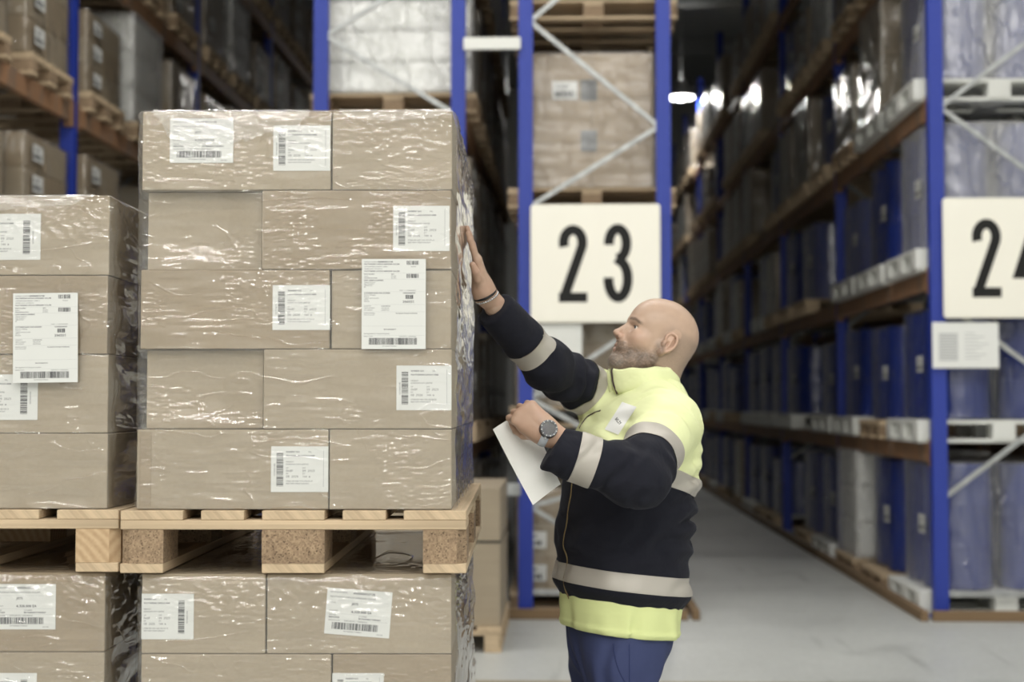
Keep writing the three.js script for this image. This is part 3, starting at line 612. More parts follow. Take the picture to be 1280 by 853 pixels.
// one run of racking: posts at x0 and x1, frames every 3.5 m from z0 backwards
function rack({ x0, x1, z0, bays, levels, nodes, which, pick, beamsBoth = true, skipLoad }) {
  const proto = frameProto(x0, x1, nodes, `blue upright frame with steel bracing at the end of ${which}`, `upright frames of ${which}`);
  proto.position.z = z0;
  for (let b = 1; b <= bays; b++) copy(proto, [0, 0, z0 - b * 3.5], 0, `blue upright frame behind the ${ORD[b]} bay of ${which}`, `upright frames of ${which}`);
  for (let b = 0; b < bays; b++) {
    const zm = z0 - b * 3.5 - 1.75;
    levels.forEach((y, li) => {
      if (y > 0) for (const [x, sd] of [[x0 - 0.02, which === 'rack twenty-four' ? 'front' : 'rear'], [x1 + 0.02, which === 'rack twenty-four' ? 'rear' : 'front']]) beam(x, y, zm, `worn orange ${sd} beam at the ${ORD[li]} level, ${ORD[b + 1]} bay of ${which}`, `beams of ${which}`);
      for (let i = 0; i < 3; i++) {
        if (skipLoad?.(b, li, i)) continue;
        const [kind, pal] = pick(b, li, i), where = `, ${['front', 'middle', 'rear'][i]} slot, ${y > 0 ? ORD[li] + ' level' : 'floor'}, ${ORD[b + 1]} bay, ${which.replace('the ', '')}`;
        const z = zm + 1.15 - i * 1.15, x = (x0 + x1) / 2, top = rackPallet(pal, x, y, z, where);
        load(kind, x, top + 0.001, z, where);
      }
    });
  }
}
const zig = (start, from, step, n) => Array.from({ length: n }, (_, i) => [(start + i) % 2, from + i * step]);
rack({
  x0: 2.58, x1: 3.54, z0: -10.32, bays: 7, levels: [0, 1.19, 2.39, 3.59, 4.79, 5.99], nodes: zig(0, 0.82, 0.675, 10), which: 'rack twenty-four',
  pick(b, l, i) {
    const q = rr();
    if (b === 0) return [
      [['milky', 'plastic'], ['drums', 'near'], ['sacks', 'near']], [['drums', 'plastic'], ['drums', 'near'], ['drums', 'plastic']], [['shiny', 'plastic'], ['drums', 'plastic'], ['milky', 'plastic']],
      [['shiny', 'plastic'], ['tall', 'plastic'], ['tall', 'near']], [['sacks', 'near'], ['tall', 'near'], ['cartons', 'near']], [['tall', 'far'], ['tall', 'far'], ['tall', 'far']]][l][i];
    if (l < 3) return [q < 0.6 ? 'drums' : q < 0.75 ? 'milky' : q < 0.9 ? 'tall' : 'sacks', q < 0.4 ? 'plastic' : 'far'];
    return [q < 0.25 ? 'drums' : q < 0.7 ? 'tall' : q < 0.85 ? 'cartons' : 'sacks', 'far'];
  },
  skipLoad: (b, l, i) => b > 0 && (b * 31 + l * 17 + i * 7) % 5 === 0,
});
rack({
  x0: -4.5, x1: -3.5, z0: -6.78, bays: 4, levels: [1.19, 2.39, 3.575, 4.76, 5.95], nodes: zig(0, 0.5, 0.7, 10), which: 'the rack behind the cartons',
  pick(b, l, i) { const q = rr(); return [q < 0.7 ? 'cartons' : q < 0.9 ? 'tall' : 'sacks', b < 2 ? 'near' : 'far']; },
  skipLoad: (b, l, i) => l === 0 || (b === 0 && i < 1) || (b === 1 && l === 1 && i === 1),
});
rack({
  x0: -1.71, x1: -0.74, z0: -10.32, bays: 2, levels: [0, 1.19, 2.39, 3.55, 4.79], nodes: zig(0, 0.0 + 0.7, 0.56, 12), which: 'the rack beside twenty-three',
  pick(b, l, i) { const q = rr(); if (b === 0 && i === 0 && l === 3) return ['sacks', 'near']; return [q < 0.5 ? 'tall' : 'cartons', 'far']; },
});
rack({
  x0: -0.266, x1: 0.696, z0: -10.32, bays: 2, levels: [0, 1.3, 2.86, 4.22], nodes: [[1, 0.2], [0, 0.75], [1, 1.0], [0, 1.5], [1, 2.1], [0, 2.84], [1, 3.40], [0, 4.15], [1, 4.9], [0, 5.6], [1, 6.3]], which: 'rack twenty-three', skipLoad: (b, l, i) => b === 0 && l === 2 && i === 0,
  pick(b, l, i) { const q = rr(); if (b === 0 && i === 0) return ['cartons', 'near']; return [q < 0.5 ? 'tall' : 'cartons', 'far']; },
});
{ // the pale carton load above the sign: printed grey squares on its end
  const x = 0.2, z = -10.32 - 0.6, top = rackPallet('near', x, 2.86, z, ', above the sign of rack twenty-three') + 0.001;
  const t = thing('wrapped_carton_load', 'pale film-wrapped cartons with two grey squares above sign twenty-three', 'cartons', [x, top, z]);
  const g = boxG(0.43, 0.318, 0.40, 0.004);
  for (let k = 0; k < 3; k++) for (const a of [-1, 1]) for (const b of [-1, 1]) part('carton', g, M.cardPale, t, [a * 0.216, 0.16 + k * 0.321, b * 0.201]);
  part('film', filmGeo({ w: 0.885, d: 0.825, y0: 0, y1: 0.975, seed: 31, rc: 0.015, steps: [0.012, 0.02, 0.05, 0.02], dy: 0.02, amp: 2.0 }), M.filmShiny2, t);
  for (const y of [0.70, 0.335]) part('grey_square', boxG(0.115, 0.15, 0.002), darkPatch, t, [-0.02, y, 0.408]);
  part('carton_label', STICK, farLabelM, t, [-0.19, 0.70, 0.408]);
}
// spacers that tie the two back-to-back runs
function spacer(y, mat, label) {
  const m = new THREE.Mesh(bar([-0.70, y, -10.26], [-0.30, y, -10.26], 0.085, 0.03), mat); m.name = numbered('rack_spacer'); m.castShadow = m.receiveShadow = true; scene.add(m);
  tag(m, label, 'spacer');
}
spacer(3.985, M.white, 'white spacer bar joining the two rack frames above the tall stack');
spacer(0.87, M.steel, 'grey spacer bar joining the two rack frames beside the tall carton');

// ---------------------------------------------------------------- aisle signs
function digit(g, d, x, y, w, h, t) { // narrow grotesque numeral, drawn as a stroke
  const X = (a) => x + a * w, Y = (b) => y + b * h;
  g.strokeStyle = '#0d0d0c'; g.lineWidth = t; g.lineJoin = 'miter'; g.lineCap = 'butt'; g.beginPath();
  const arc = (cx, cy, rx, ry, a0, a1, n = 26) => { for (let i = 0; i <= n; i++) { const a = R(a0 + (a1 - a0) * i / n); g.lineTo(X(cx) + Math.cos(a) * rx * w, Y(cy) + Math.sin(a) * ry * h); } };
  const e = t / 2 / w, f = t / 2 / h;
  if (d === '2') { arc(0.5, 0.215 + f * 0.2, 0.5 - e, 0.215 + f * 0.2 - f, 160, 385); g.lineTo(X(e + 0.02), Y(0.93)); g.moveTo(X(0), Y(1 - f)); g.lineTo(X(1), Y(1 - f)); }
  if (d === '3') { arc(0.49, 0.25, 0.47 - e, 0.25 - f, 175, 438); g.lineTo(X(0.44), Y(0.5 - f)); g.stroke(); g.beginPath(); g.moveTo(X(0.44), Y(0.5 - f)); arc(0.5, 0.735 - f * 0.5, 0.5 - e, 0.265 - f * 0.5, 284, 545); }
  if (d === '4') { g.moveTo(X(0.66), Y(0)); g.lineTo(X(0.04), Y(0.7)); g.lineTo(X(1), Y(0.7)); g.moveTo(X(0.72), Y(0)); g.lineTo(X(0.72), Y(1)); }
  g.stroke();
}
function aisleSign(text, cx, cy, z, w, h, label) {
  const t = thing('aisle_sign', label, 'sign', [cx, cy, z]);
  const s = new THREE.Shape(), r = 0.025, X = w / 2, Y = h / 2;
  s.moveTo(-X + r, -Y); s.lineTo(X - r, -Y); s.quadraticCurveTo(X, -Y, X, -Y + r); s.lineTo(X, Y - r); s.quadraticCurveTo(X, Y, X - r, Y); s.lineTo(-X + r, Y); s.quadraticCurveTo(-X, Y, -X, Y - r); s.lineTo(-X, -Y + r); s.quadraticCurveTo(-X, -Y, -X + r, -Y);
  const g = new THREE.ExtrudeGeometry(s, { depth: 0.015, bevelEnabled: true, bevelSize: 0.002, bevelThickness: 0.002, bevelSegments: 1 });
  part('panel', g, std({ color: 0xf2efe2, roughness: 0.45 }), t, [0, 0, -0.017]);
  const tex = canvasTex(1024, 940, (c, W, H) => {
    c.fillStyle = '#f7f4e8'; c.fillRect(0, 0, W, H);
    digit(c, text[0], W * 0.207, H * 0.163, W * 0.228, H * 0.68, 80); digit(c, text[1], W * 0.565, H * 0.155, W * 0.232, H * 0.69, 80);
  });
  tex.wrapS = tex.wrapT = THREE.ClampToEdgeWrapping;
  part('printed_number', new THREE.PlaneGeometry(w - 0.03, h - 0.03), std({ map: tex, roughness: 0.75 }), t, [0, 0, 0.0008]).userData.label = `black number ${text}`;
  for (const x of [-1, 1]) part('fixing_bracket', boxG(0.05, 0.12, 0.03, 0.003), M.steel, t, [x * (w / 2 - 0.04), 0, -0.032]);
  return t;
}
const SZ = -10.232;
aisleSign('23', 0.2185, 2.436, SZ, 0.895, 0.82, 'cream aisle sign with the black number twenty-three');
aisleSign('24', 3.055, 2.465, SZ, 0.895, 0.825, 'cream aisle sign with the black number twenty-four');
{
  const tex = canvasTex(256, 180, (g, w, h) => { g.fillStyle = '#e4e5e2'; g.fillRect(0, 0, w, h); g.fillStyle = '#a9abac'; for (let i = 0; i < 10; i++) g.fillRect(24, 44 + i * 11, 74, 7); for (let i = 0; i < 8; i++) g.fillRect(124, 42 + i * 14, 40 + (i * 37 % 60), 3); });
  const paperM = std({ map: tex, roughness: 0.6 });
  const a = new THREE.Mesh(boxG(0.45, 0.315, 0.006), [M.paper, M.paper, M.paper, M.paper, paperM, M.paper]); a.geometry = new THREE.BoxGeometry(0.45, 0.315, 0.006); a.name = 'notice_board'; a.castShadow = a.receiveShadow = true; a.position.set(2.755, 1.865, -10.255); scene.add(a);
  tag(a, 'white printed notice fixed to the blue post below sign twenty-four', 'notice');
  const b = new THREE.Mesh(boxG(0.31, 0.30, 0.006), M.paper); b.name = numbered('blank_notice'); b.castShadow = b.receiveShadow = true; b.position.set(-0.03, 1.865, -10.255); scene.add(b);
  tag(b, 'plain white notice board below sign twenty-three', 'notice');
}
// orange guide rails round the foot of the racks
function rail(points, label) {
  const t = thing('guide_rail', label, 'guide rail');
  for (let i = 0; i + 1 < points.length; i++) {
    const [a, b] = [points[i], points[i + 1]], v = boxG(Math.abs(b[0] - a[0]) + 0.05, 0.07, Math.abs(b[1] - a[1]) + 0.05, 0.004);
    part('rail_section', v, M.guard, t, [(a[0] + b[0]) / 2, 0.0355, (a[1] + b[1]) / 2]);
  }
  return t;
}
rail([[4.6, -10.12], [2.50, -10.12]], 'low worn orange guide rail across the foot of sign twenty-four');
rail([[2.42, -10.12], [2.42, -35]], 'low worn orange guide rail along the drums of rack twenty-four');
rail([[-1.9, -10.12], [0.81, -10.12]], 'low worn orange guide rail across the foot of sign twenty-three');
rail([[0.89, -10.12], [0.89, -35]], 'low worn orange guide rail along the aisle side of rack twenty-three');
// worn line painted on the floor before the racks
{
  const m = part('floor_line', boxG(XR - XL - 1, 0.0015, 0.10), std({ map: floorTex, color: 0xd8c4a8, roughness: 0.6 }), scene, [(XL + XR) / 2, 0.00075, -7.83]); tag(m, 'worn beige line painted across the floor before the racks', 'floor marking', undefined, 'structure');
}
// tall carton standing on a pallet in front of the rack
{
  const p = makePallet('wooden pallet on the floor under a single tall carton', 'single pallets on the floor', M.wood); p.position.set(-0.77, 0, -9.35); p.rotation.y = 0;
  const t = thing('tall_carton', 'tall plain brown carton on a pallet before the racks', 'carton', [-0.77, 0.1445, -9.35]);
  part('box_body', boxG(0.78, 0.82, 1.1, 0.004), M.card, t, [0, 0.41, 0]);
  part('strap', boxG(0.784, 0.014, 1.104, 0.001), M.black, t, [0, 0.5, 0]);
}
// added high-bay lamp, put in for a bright reflection on the wrapped loads
function addedHighBay(x, y, z, intensity, label) {
  const t = thing('added_high_bay_lamp', label, 'lamp', [x, y, z]);
  part('shade', new THREE.LatheGeometry([[0.06, 0.34], [0.1, 0.3], [0.12, 0.2], [0.24, 0.02], [0.25, 0]].map((q) => new THREE.Vector2(...q)), 24), phys({ color: 0xb8babc, roughness: 0.35, metalness: 0.7, side: THREE.DoubleSide }), t);
  part('bulb', new THREE.SphereGeometry(0.11, 20, 12), std({ color: 0xffffff, emissive: LAMP_COLOR, emissiveIntensity: 14 }), t, [0, 0.05, 0]);
  part('rod', new THREE.CylinderGeometry(0.008, 0.008, CEIL - y - 0.3, 8), lampMetal, t, [0, 0.32 + (CEIL - y - 0.3) / 2, 0]);
  const l = new THREE.PointLight(LAMP_COLOR, intensity); l.name = 'lamp_light'; l.position.set(0, 0.05, 0); l.shadow.radius = 5; l.castShadow = true; t.add(l);
}
addedHighBay(2.2, 7.2, -27.6, 18, 'added high-bay lamp for a bright reflection deep in the aisle beside rack twenty-four');

// ---------------------------------------------------------------- the man: distance fields meshed as surfaces
const V3 = (x, y, z) => new THREE.Vector3(x, y, z);
function nets(f, lo, hi, cell) { // surface nets; vertices pulled onto the surface, normals from the field
  const n = lo.map((l, i) => Math.ceil((hi[i] - l) / cell) + 1), [nx, ny, nz] = n, F = new Float32Array(nx * ny * nz);
  for (let k = 0, q = 0; k < nz; k++) for (let j = 0; j < ny; j++) for (let i = 0; i < nx; i++, q++) F[q] = f(lo[0] + i * cell, lo[1] + j * cell, lo[2] + k * cell);
  const id = new Int32Array(nx * ny * nz).fill(-1), pos = [], idx = [], sy = nx, sz = nx * ny;
  const E = [[0, 1], [0, 2], [0, 4], [1, 3], [1, 5], [2, 3], [2, 6], [3, 7], [4, 5], [4, 6], [5, 7], [6, 7]];
  for (let k = 0; k < nz - 1; k++) for (let j = 0; j < ny - 1; j++) for (let i = 0; i < nx - 1; i++) {
    const q = i + j * sy + k * sz, v = [F[q], F[q + 1], F[q + sy], F[q + sy + 1], F[q + sz], F[q + sz + 1], F[q + sz + sy], F[q + sz + sy + 1]];
    let m = 0; for (let c = 0; c < 8; c++) if (v[c] < 0) m |= 1 << c;
    if (m === 0 || m === 255) continue;
    let x = 0, y = 0, z = 0, cnt = 0;
    for (const [a, b] of E) if ((v[a] < 0) !== (v[b] < 0)) {
      const t = v[a] / (v[a] - v[b]);
      x += (a & 1) + ((b & 1) - (a & 1)) * t; y += (a >> 1 & 1) + ((b >> 1 & 1) - (a >> 1 & 1)) * t; z += (a >> 2) + ((b >> 2) - (a >> 2)) * t; cnt++;
    }
    id[q] = pos.length / 3; pos.push(lo[0] + (i + x / cnt) * cell, lo[1] + (j + y / cnt) * cell, lo[2] + (k + z / cnt) * cell);
  }
  for (let k = 1; k < nz - 1; k++) for (let j = 1; j < ny - 1; j++) for (let i = 1; i < nx - 1; i++) {
    const q = i + j * sy + k * sz, s = F[q] < 0;
    for (const [d, u, w] of [[1, sy, sz], [sy, sz, 1], [sz, 1, sy]]) {
      if ((F[q + d] < 0) === s) continue;
      const a = id[q - u - w], b = id[q - w], c = id[q], e = id[q - u];
      if (a < 0 || b < 0 || c < 0 || e < 0) continue;
      if (s) idx.push(a, b, c, a, c, e); else idx.push(a, c, b, a, e, c);
    }
  }
  const nor = new Float32Array(pos.length), h = cell * 0.5;
  for (let i = 0; i < pos.length; i += 3) {
    const g = [0, 1, 2].map((a) => { const p = [pos[i], pos[i + 1], pos[i + 2]]; p[a] += h; const u = f(...p); p[a] -= 2 * h; return u - f(...p); });
    const L = Math.hypot(...g) || 1, d = f(pos[i], pos[i + 1], pos[i + 2]), st = Math.max(-cell, Math.min(cell, d));
    for (let a = 0; a < 3; a++) { nor[i + a] = g[a] / L; pos[i + a] -= g[a] / L * st * 0.8; }
  }
  return { pos, nor: Array.from(nor), idx };
}
// cut a mesh along value = 0: [where value < 0, where value > 0]
function cut(m, value) {
  const n = m.pos.length / 3, val = new Float32Array(n), out = [{ pos: [], nor: [], idx: [] }, { pos: [], nor: [], idx: [] }], map = [new Map(), new Map()];
  for (let i = 0; i < n; i++) val[i] = value(m.pos[3 * i], m.pos[3 * i + 1], m.pos[3 * i + 2]);
  const put = (s, key, p, q) => { let k = map[s].get(key); if (k === undefined) { k = out[s].pos.length / 3; map[s].set(key, k); out[s].pos.push(...p); out[s].nor.push(...q); } return k; };
  const vert = (s, i) => put(s, i, m.pos.slice(3 * i, 3 * i + 3), m.nor.slice(3 * i, 3 * i + 3));
  const mid = (s, i, j) => { if (i > j) [i, j] = [j, i]; const t = val[i] / (val[i] - val[j]), L = (a) => [0, 1, 2].map((k) => a[3 * i + k] + (a[3 * j + k] - a[3 * i + k]) * t); return put(s, `${i}_${j}`, L(m.pos), L(m.nor)); };
  for (let t = 0; t < m.idx.length; t += 3) {
    const v = [m.idx[t], m.idx[t + 1], m.idx[t + 2]], neg = v.map((i) => val[i] < 0), c = neg.filter(Boolean).length;
    if (c === 3 || c === 0) { const s = c ? 0 : 1; out[s].idx.push(...v.map((i) => vert(s, i))); continue; }
    const lone = c === 1 ? neg.indexOf(true) : neg.indexOf(false), s = c === 1 ? 0 : 1, [A, B, C] = [v[lone], v[(lone + 1) % 3], v[(lone + 2) % 3]];
    out[s].idx.push(vert(s, A), mid(s, A, B), mid(s, A, C));
    out[1 - s].idx.push(mid(1 - s, A, B), vert(1 - s, B), vert(1 - s, C), mid(1 - s, A, B), vert(1 - s, C), mid(1 - s, A, C));
  }
  return out;
}
function geo(m, grow = 0, color) {
  const g = new THREE.BufferGeometry(), p = Float32Array.from(m.pos), n = Float32Array.from(m.nor), uv = new Float32Array(p.length / 3 * 2);
  if (grow) for (let i = 0; i < p.length; i++) p[i] += n[i] * grow;
  for (let i = 0; i < p.length / 3; i++) { uv[2 * i] = p[3 * i] * 0.93 - p[3 * i + 2] * 0.7; uv[2 * i + 1] = p[3 * i + 1] + p[3 * i + 2] * 0.3; }
  g.setAttribute('position', new THREE.BufferAttribute(p, 3)); g.setAttribute('normal', new THREE.BufferAttribute(n, 3)); g.setAttribute('uv', new THREE.BufferAttribute(uv, 2)); g.setIndex(m.idx);
  if (color) { const c = new Float32Array(p.length); for (let i = 0; i < p.length; i += 3) { const q = color(p[i], p[i + 1], p[i + 2]); c[i] = q[0]; c[i + 1] = q[1]; c[i + 2] = q[2]; } g.setAttribute('color', new THREE.BufferAttribute(c, 3)); }
  return g;
}
const smin = (a, b, k) => { const h = Math.max(k - Math.abs(a - b), 0) / k; return Math.min(a, b) - h * h * k * 0.25; };
const smax = (a, b, k) => -smin(-a, -b, k);
function cone(a, b, ra, rb) { // tapered capsule
  const bx = b[0] - a[0], by = b[1] - a[1], bz = b[2] - a[2], L = bx * bx + by * by + bz * bz;
  return (x, y, z) => { const px = x - a[0], py = y - a[1], pz = z - a[2]; let h = (px * bx + py * by + pz * bz) / L; h = h < 0 ? 0 : h > 1 ? 1 : h; return Math.hypot(px - bx * h, py - by * h, pz - bz * h) - (ra + (rb - ra) * h); };
}
function along(a, b) { // metres along a bone from a towards b
  const d = [b[0] - a[0], b[1] - a[1], b[2] - a[2]], L = Math.hypot(...d);
  return (x, y, z) => ((x - a[0]) * d[0] + (y - a[1]) * d[1] + (z - a[2]) * d[2]) / L;
}
const ell = (c, r) => (x, y, z) => { const a = (x - c[0]) / r[0], b = (y - c[1]) / r[1], d = (z - c[2]) / r[2], k = Math.hypot(a, b, d), g = Math.hypot(a / r[0], b / r[1], d / r[2]); return k < 1e-6 ? -Math.min(...r) : k * (k - 1) / g; };

const man = thing('person', 'bald bearded person in a yellow and navy reflective jacket touching the wrapped stack', 'person');
const BODY_TURN = R(22), EF = [-Math.cos(BODY_TURN), Math.sin(BODY_TURN)], ES = [Math.sin(BODY_TURN), Math.cos(BODY_TURN)]; // front and left-hand directions in x, z
const MZ = -4.3;
// joints
const shL = [0.288, 1.405, -4.13], elL = [0.196, 1.268, -3.925], cuffL = [-0.036, 1.343, -3.90], wrL = [-0.046, 1.386, -3.90];
const shR = [0.155, 1.452, -4.45], elR = [-0.046, 1.567, -4.19], wrR = [-0.217, 1.768, -4.02], cuffR = [-0.190, 1.723, -4.046];
// torso cross-sections: height, centre x, half depth, half breadth
const TOR = [[0.60, 0.155, 0.150, 0.175], [0.72, 0.155, 0.152, 0.185], [0.80, 0.158, 0.160, 0.19], [0.88, 0.161, 0.170, 0.195], [0.965, 0.168, 0.173, 0.197], [1.06, 0.169, 0.181, 0.201], [1.15, 0.176, 0.184, 0.203], [1.24, 0.192, 0.180, 0.205], [1.33, 0.205, 0.172, 0.205], [1.40, 0.213, 0.152, 0.195], [1.45, 0.226, 0.120, 0.165], [1.50, 0.240, 0.088, 0.115], [1.56, 0.25, 0.07, 0.07]];
function torAt(y) {
  let i = 0; while (i < TOR.length - 2 && TOR[i + 1][0] < y) i++;
  const A = TOR[i], B = TOR[i + 1], t = Math.max(0, Math.min(1, (y - A[0]) / (B[0] - A[0])));
  return [A[1] + (B[1] - A[1]) * t, A[2] + (B[2] - A[2]) * t, A[3] + (B[3] - A[3]) * t];
}
function torso(x, y, z, grow = 0) {
  const [cx, a, b] = torAt(y), u = (x - cx) * EF[0] + (z - MZ) * EF[1], w = (x - cx) * ES[0] + (z - MZ) * ES[1];
  const k = Math.pow(Math.pow(Math.abs(u / (a + grow)), 2.3) + Math.pow(Math.abs(w / (b + grow)), 2.3), 1 / 2.3);
  return (k - 1) * Math.min(a, b) * 0.92;
}
const uOf = (x, y, z) => (x - torAt(y)[0]) * EF[0] + (z - MZ) * EF[1], wOf = (x, y, z) => (x - torAt(y)[0]) * ES[0] + (z - MZ) * ES[1];
const gs = (d, r) => Math.exp(-d * d / (r * r));
// ----- jacket
const uaL = cone(shL, elL, 0.088, 0.080), faL = cone(elL, cuffL, 0.078, 0.060), uaR = cone(shR, elR, 0.086, 0.066), faR = cone(elR, cuffR, 0.066, 0.056);
const sUaL = along(shL, elL), sFaL = along(elL, cuffL), sUaR = along(shR, elR), sFaR = along(elR, cuffR);
const LfL = Math.hypot(cuffL[0] - elL[0], cuffL[1] - elL[1], cuffL[2] - elL[2]), LfR = Math.hypot(cuffR[0] - elR[0], cuffR[1] - elR[1], cuffR[2] - elR[2]);
const trL = cone([0.262, 1.465, -4.265], shL, 0.058, 0.078), trR = cone([0.222, 1.475, -4.335], shR, 0.058, 0.078);
const armL = (x, y, z) => {
  const s1 = sUaL(x, y, z), s2 = sFaL(x, y, z), nz = perlin.noise(x * 14, y * 14, z * 14);
  let a = uaL(x, y, z) - 0.006 * Math.sin(s1 * 70 + nz * 3) * gs(s1 - 0.22, 0.09);
  let b = faL(x, y, z) - 0.007 * Math.sin(s2 * 62 + nz * 4 + y * 30) * gs(s2 - 0.02, 0.10) - 0.003 * Math.sin(s2 * 45 + nz * 5) * gs(s2 - 0.2, 0.08);
  b = smax(b, s2 - LfL - 0.30 * (cuffL[1] - 0.0 - y) + 0.002, 0.012); // open end of the sleeve
  return smin(a, b, 0.035);
};
const armR = (x, y, z) => {
  const s1 = sUaR(x, y, z), s2 = sFaR(x, y, z), nz = perlin.noise(x * 14, y * 14, z * 14 + 5);
  let a = uaR(x, y, z) - 0.008 * Math.sin(s1 * 75 + nz * 4) * gs(s1 - 0.27, 0.12);
  let b = faR(x, y, z) - 0.006 * Math.sin(s2 * 70 + nz * 4) * gs(s2 - 0.03, 0.09);
  b = smax(b, s2 - LfR, 0.012);
  return smin(a, b, 0.03);
};
const jacketTorso = (x, y, z) => {
  const u = uOf(x, y, z), w = wOf(x, y, z), n = perlin.noise(x * 9, y * 11, z * 9);
  let d = torso(x, y, z, 0.004);
  const back = sm(0.02, -0.15, u);
  d -= 0.009 * back * Math.sin((y + 0.10 * u + 0.02 * w) * 105 + n * 3.2) * gs(y - 1.14, 0.14);        // gathered folds at the small of the back
  d -= 0.005 * Math.sin((y * 0.7 + u * 0.6) * 60 + n * 4) * gs(y - 1.08, 0.14) * (1 - back * 0.6);
  d -= 0.007 * Math.sin((u * 1.0 - y * 0.8) * 52 + n * 3) * gs(y - 1.38, 0.10);                          // pulls across the yoke
  const yy = y - 0.13 * u;                                                                              // elastic hem pulls the cloth in
  d += 0.010 * sm(0.93, 0.885, yy) - 0.012 * gs(yy - 0.935, 0.03);
  d -= 0.0007 * Math.sin(w * 120 + u * 110) * sm(0.93, 0.89, yy);
  return smax(smax(d, 0.878 - yy, 0.006), y - 1.52, 0.01);
};
const jacketF = (x, y, z) => {
  let d = jacketTorso(x, y, z);
  d = smin(d, Math.min(trL(x, y, z), trR(x, y, z)), 0.06);
  d = smin(d, armR(x, y, z), 0.045);
  d = smin(d, armL(x, y, z), 0.03);
  const n = perlin.noise(x * 10, y * 10, z * 10), hL = Math.hypot(x - shL[0], y - shL[1] - 0.03, z - shL[2]), hR = Math.hypot(x - shR[0], y - shR[1], z - shR[2]); // folds ringing both shoulders
  if (hL < 0.32) d -= 0.0055 * Math.sin(sUaL(x, y, z) * 105 + n * 5) * gs(hL, 0.17) * sm(0.13, 0.09, sUaL(x, y, z));
  if (hR < 0.32) d -= 0.0050 * Math.sin(sUaR(x, y, z) * 95 + n * 5) * gs(hR, 0.17);
  return d;
};
const jm = nets(jacketF, [-0.29, 0.82, -4.62], [0.46, 1.86, -3.80], 0.0065);
// colour borders of the jacket
const own = (a, b) => sm(-0.02, 0.035, b - a);
const yokeF = (x, y, z) => {
  const t = torso(x, y, z), ft = y - (1.290 + 0.30 * uOf(x, y, z));
  const dl = Math.min(uaL(x, y, z), faL(x, y, z)), dr = Math.min(uaR(x, y, z), faR(x, y, z));
  const fl = faL(x, y, z) < uaL(x, y, z) - 0.02 ? -0.2 : 0.125 - sUaL(x, y, z), fr = faR(x, y, z) < uaR(x, y, z) - 0.02 ? -0.3 : 0.150 - sUaR(x, y, z);
  const a = own(dl, Math.min(t, 0.08)), b = own(dr, Math.min(t, 0.08));
  let f = ft; f = f * (1 - a) + fl * a; f = f * (1 - b) + fr * b;
  return f;
};
const BW = 0.05;
const foreL = (x, y, z) => armL(x, y, z) < torso(x, y, z) && faL(x, y, z) < uaL(x, y, z) + 0.01 ? Math.abs(sFaL(x, y, z) - 0.150) - 0.028 : 0.1;
const foreR = (x, y, z) => faR(x, y, z) < uaR(x, y, z) + 0.015 ? Math.abs(sFaR(x, y, z) - 0.085) - 0.026 : 0.1;
const waistF = (x, y, z) => torso(x, y, z) < armL(x, y, z) - 0.01 ? Math.abs(y - 0.125 * uOf(x, y, z) - 0.961) - 0.025 : 0.1;
let [below, yoke] = cut(jm, yokeF);
let [navy, yokeBand] = cut(below, (x, y, z) => yokeF(x, y, z) + BW);
let bandL, bandR, bandW;
[bandL, navy] = cut(navy, foreL); [bandR, navy] = cut(navy, foreR); [bandW, navy] = cut(navy, waistF);
M.navy = phys({ color: 0x10121f, roughness: 0.95, sheen: 0.22, sheenRoughness: 0.6, sheenColor: new THREE.Color(0x5a6080), bumpMap: fleeceBump, bumpScale: 0.0012 });
M.hiviz = phys({ color: 0xe8eeba, roughness: 0.92, sheen: 0.25, sheenRoughness: 0.7, sheenColor: new THREE.Color(0xf4ffc0), bumpMap: fleeceBump, bumpScale: 0.0010 });
M.reflective = std({ color: 0xb3aea6, roughness: 0.5, metalness: 0.15, bumpMap: fleeceBump, bumpScale: 0.0002 });
const jacket = part('fleece_jacket', geo(navy), M.navy, man); jacket.userData.label = 'navy fleece body and sleeves of the jacket';
part('yoke', geo(yoke), M.hiviz, jacket).userData.label = 'fluorescent yellow shoulders and chest';
for (const [m, l] of [[yokeBand, 'grey reflective band round chest and upper arms'], [bandL, 'grey reflective band round the lowered forearm'], [bandR, 'grey reflective band round the raised forearm'], [bandW, 'grey reflective band round the waist']]) part('reflective_band', geo(m, 0.0018), M.reflective, jacket).userData.label = l;
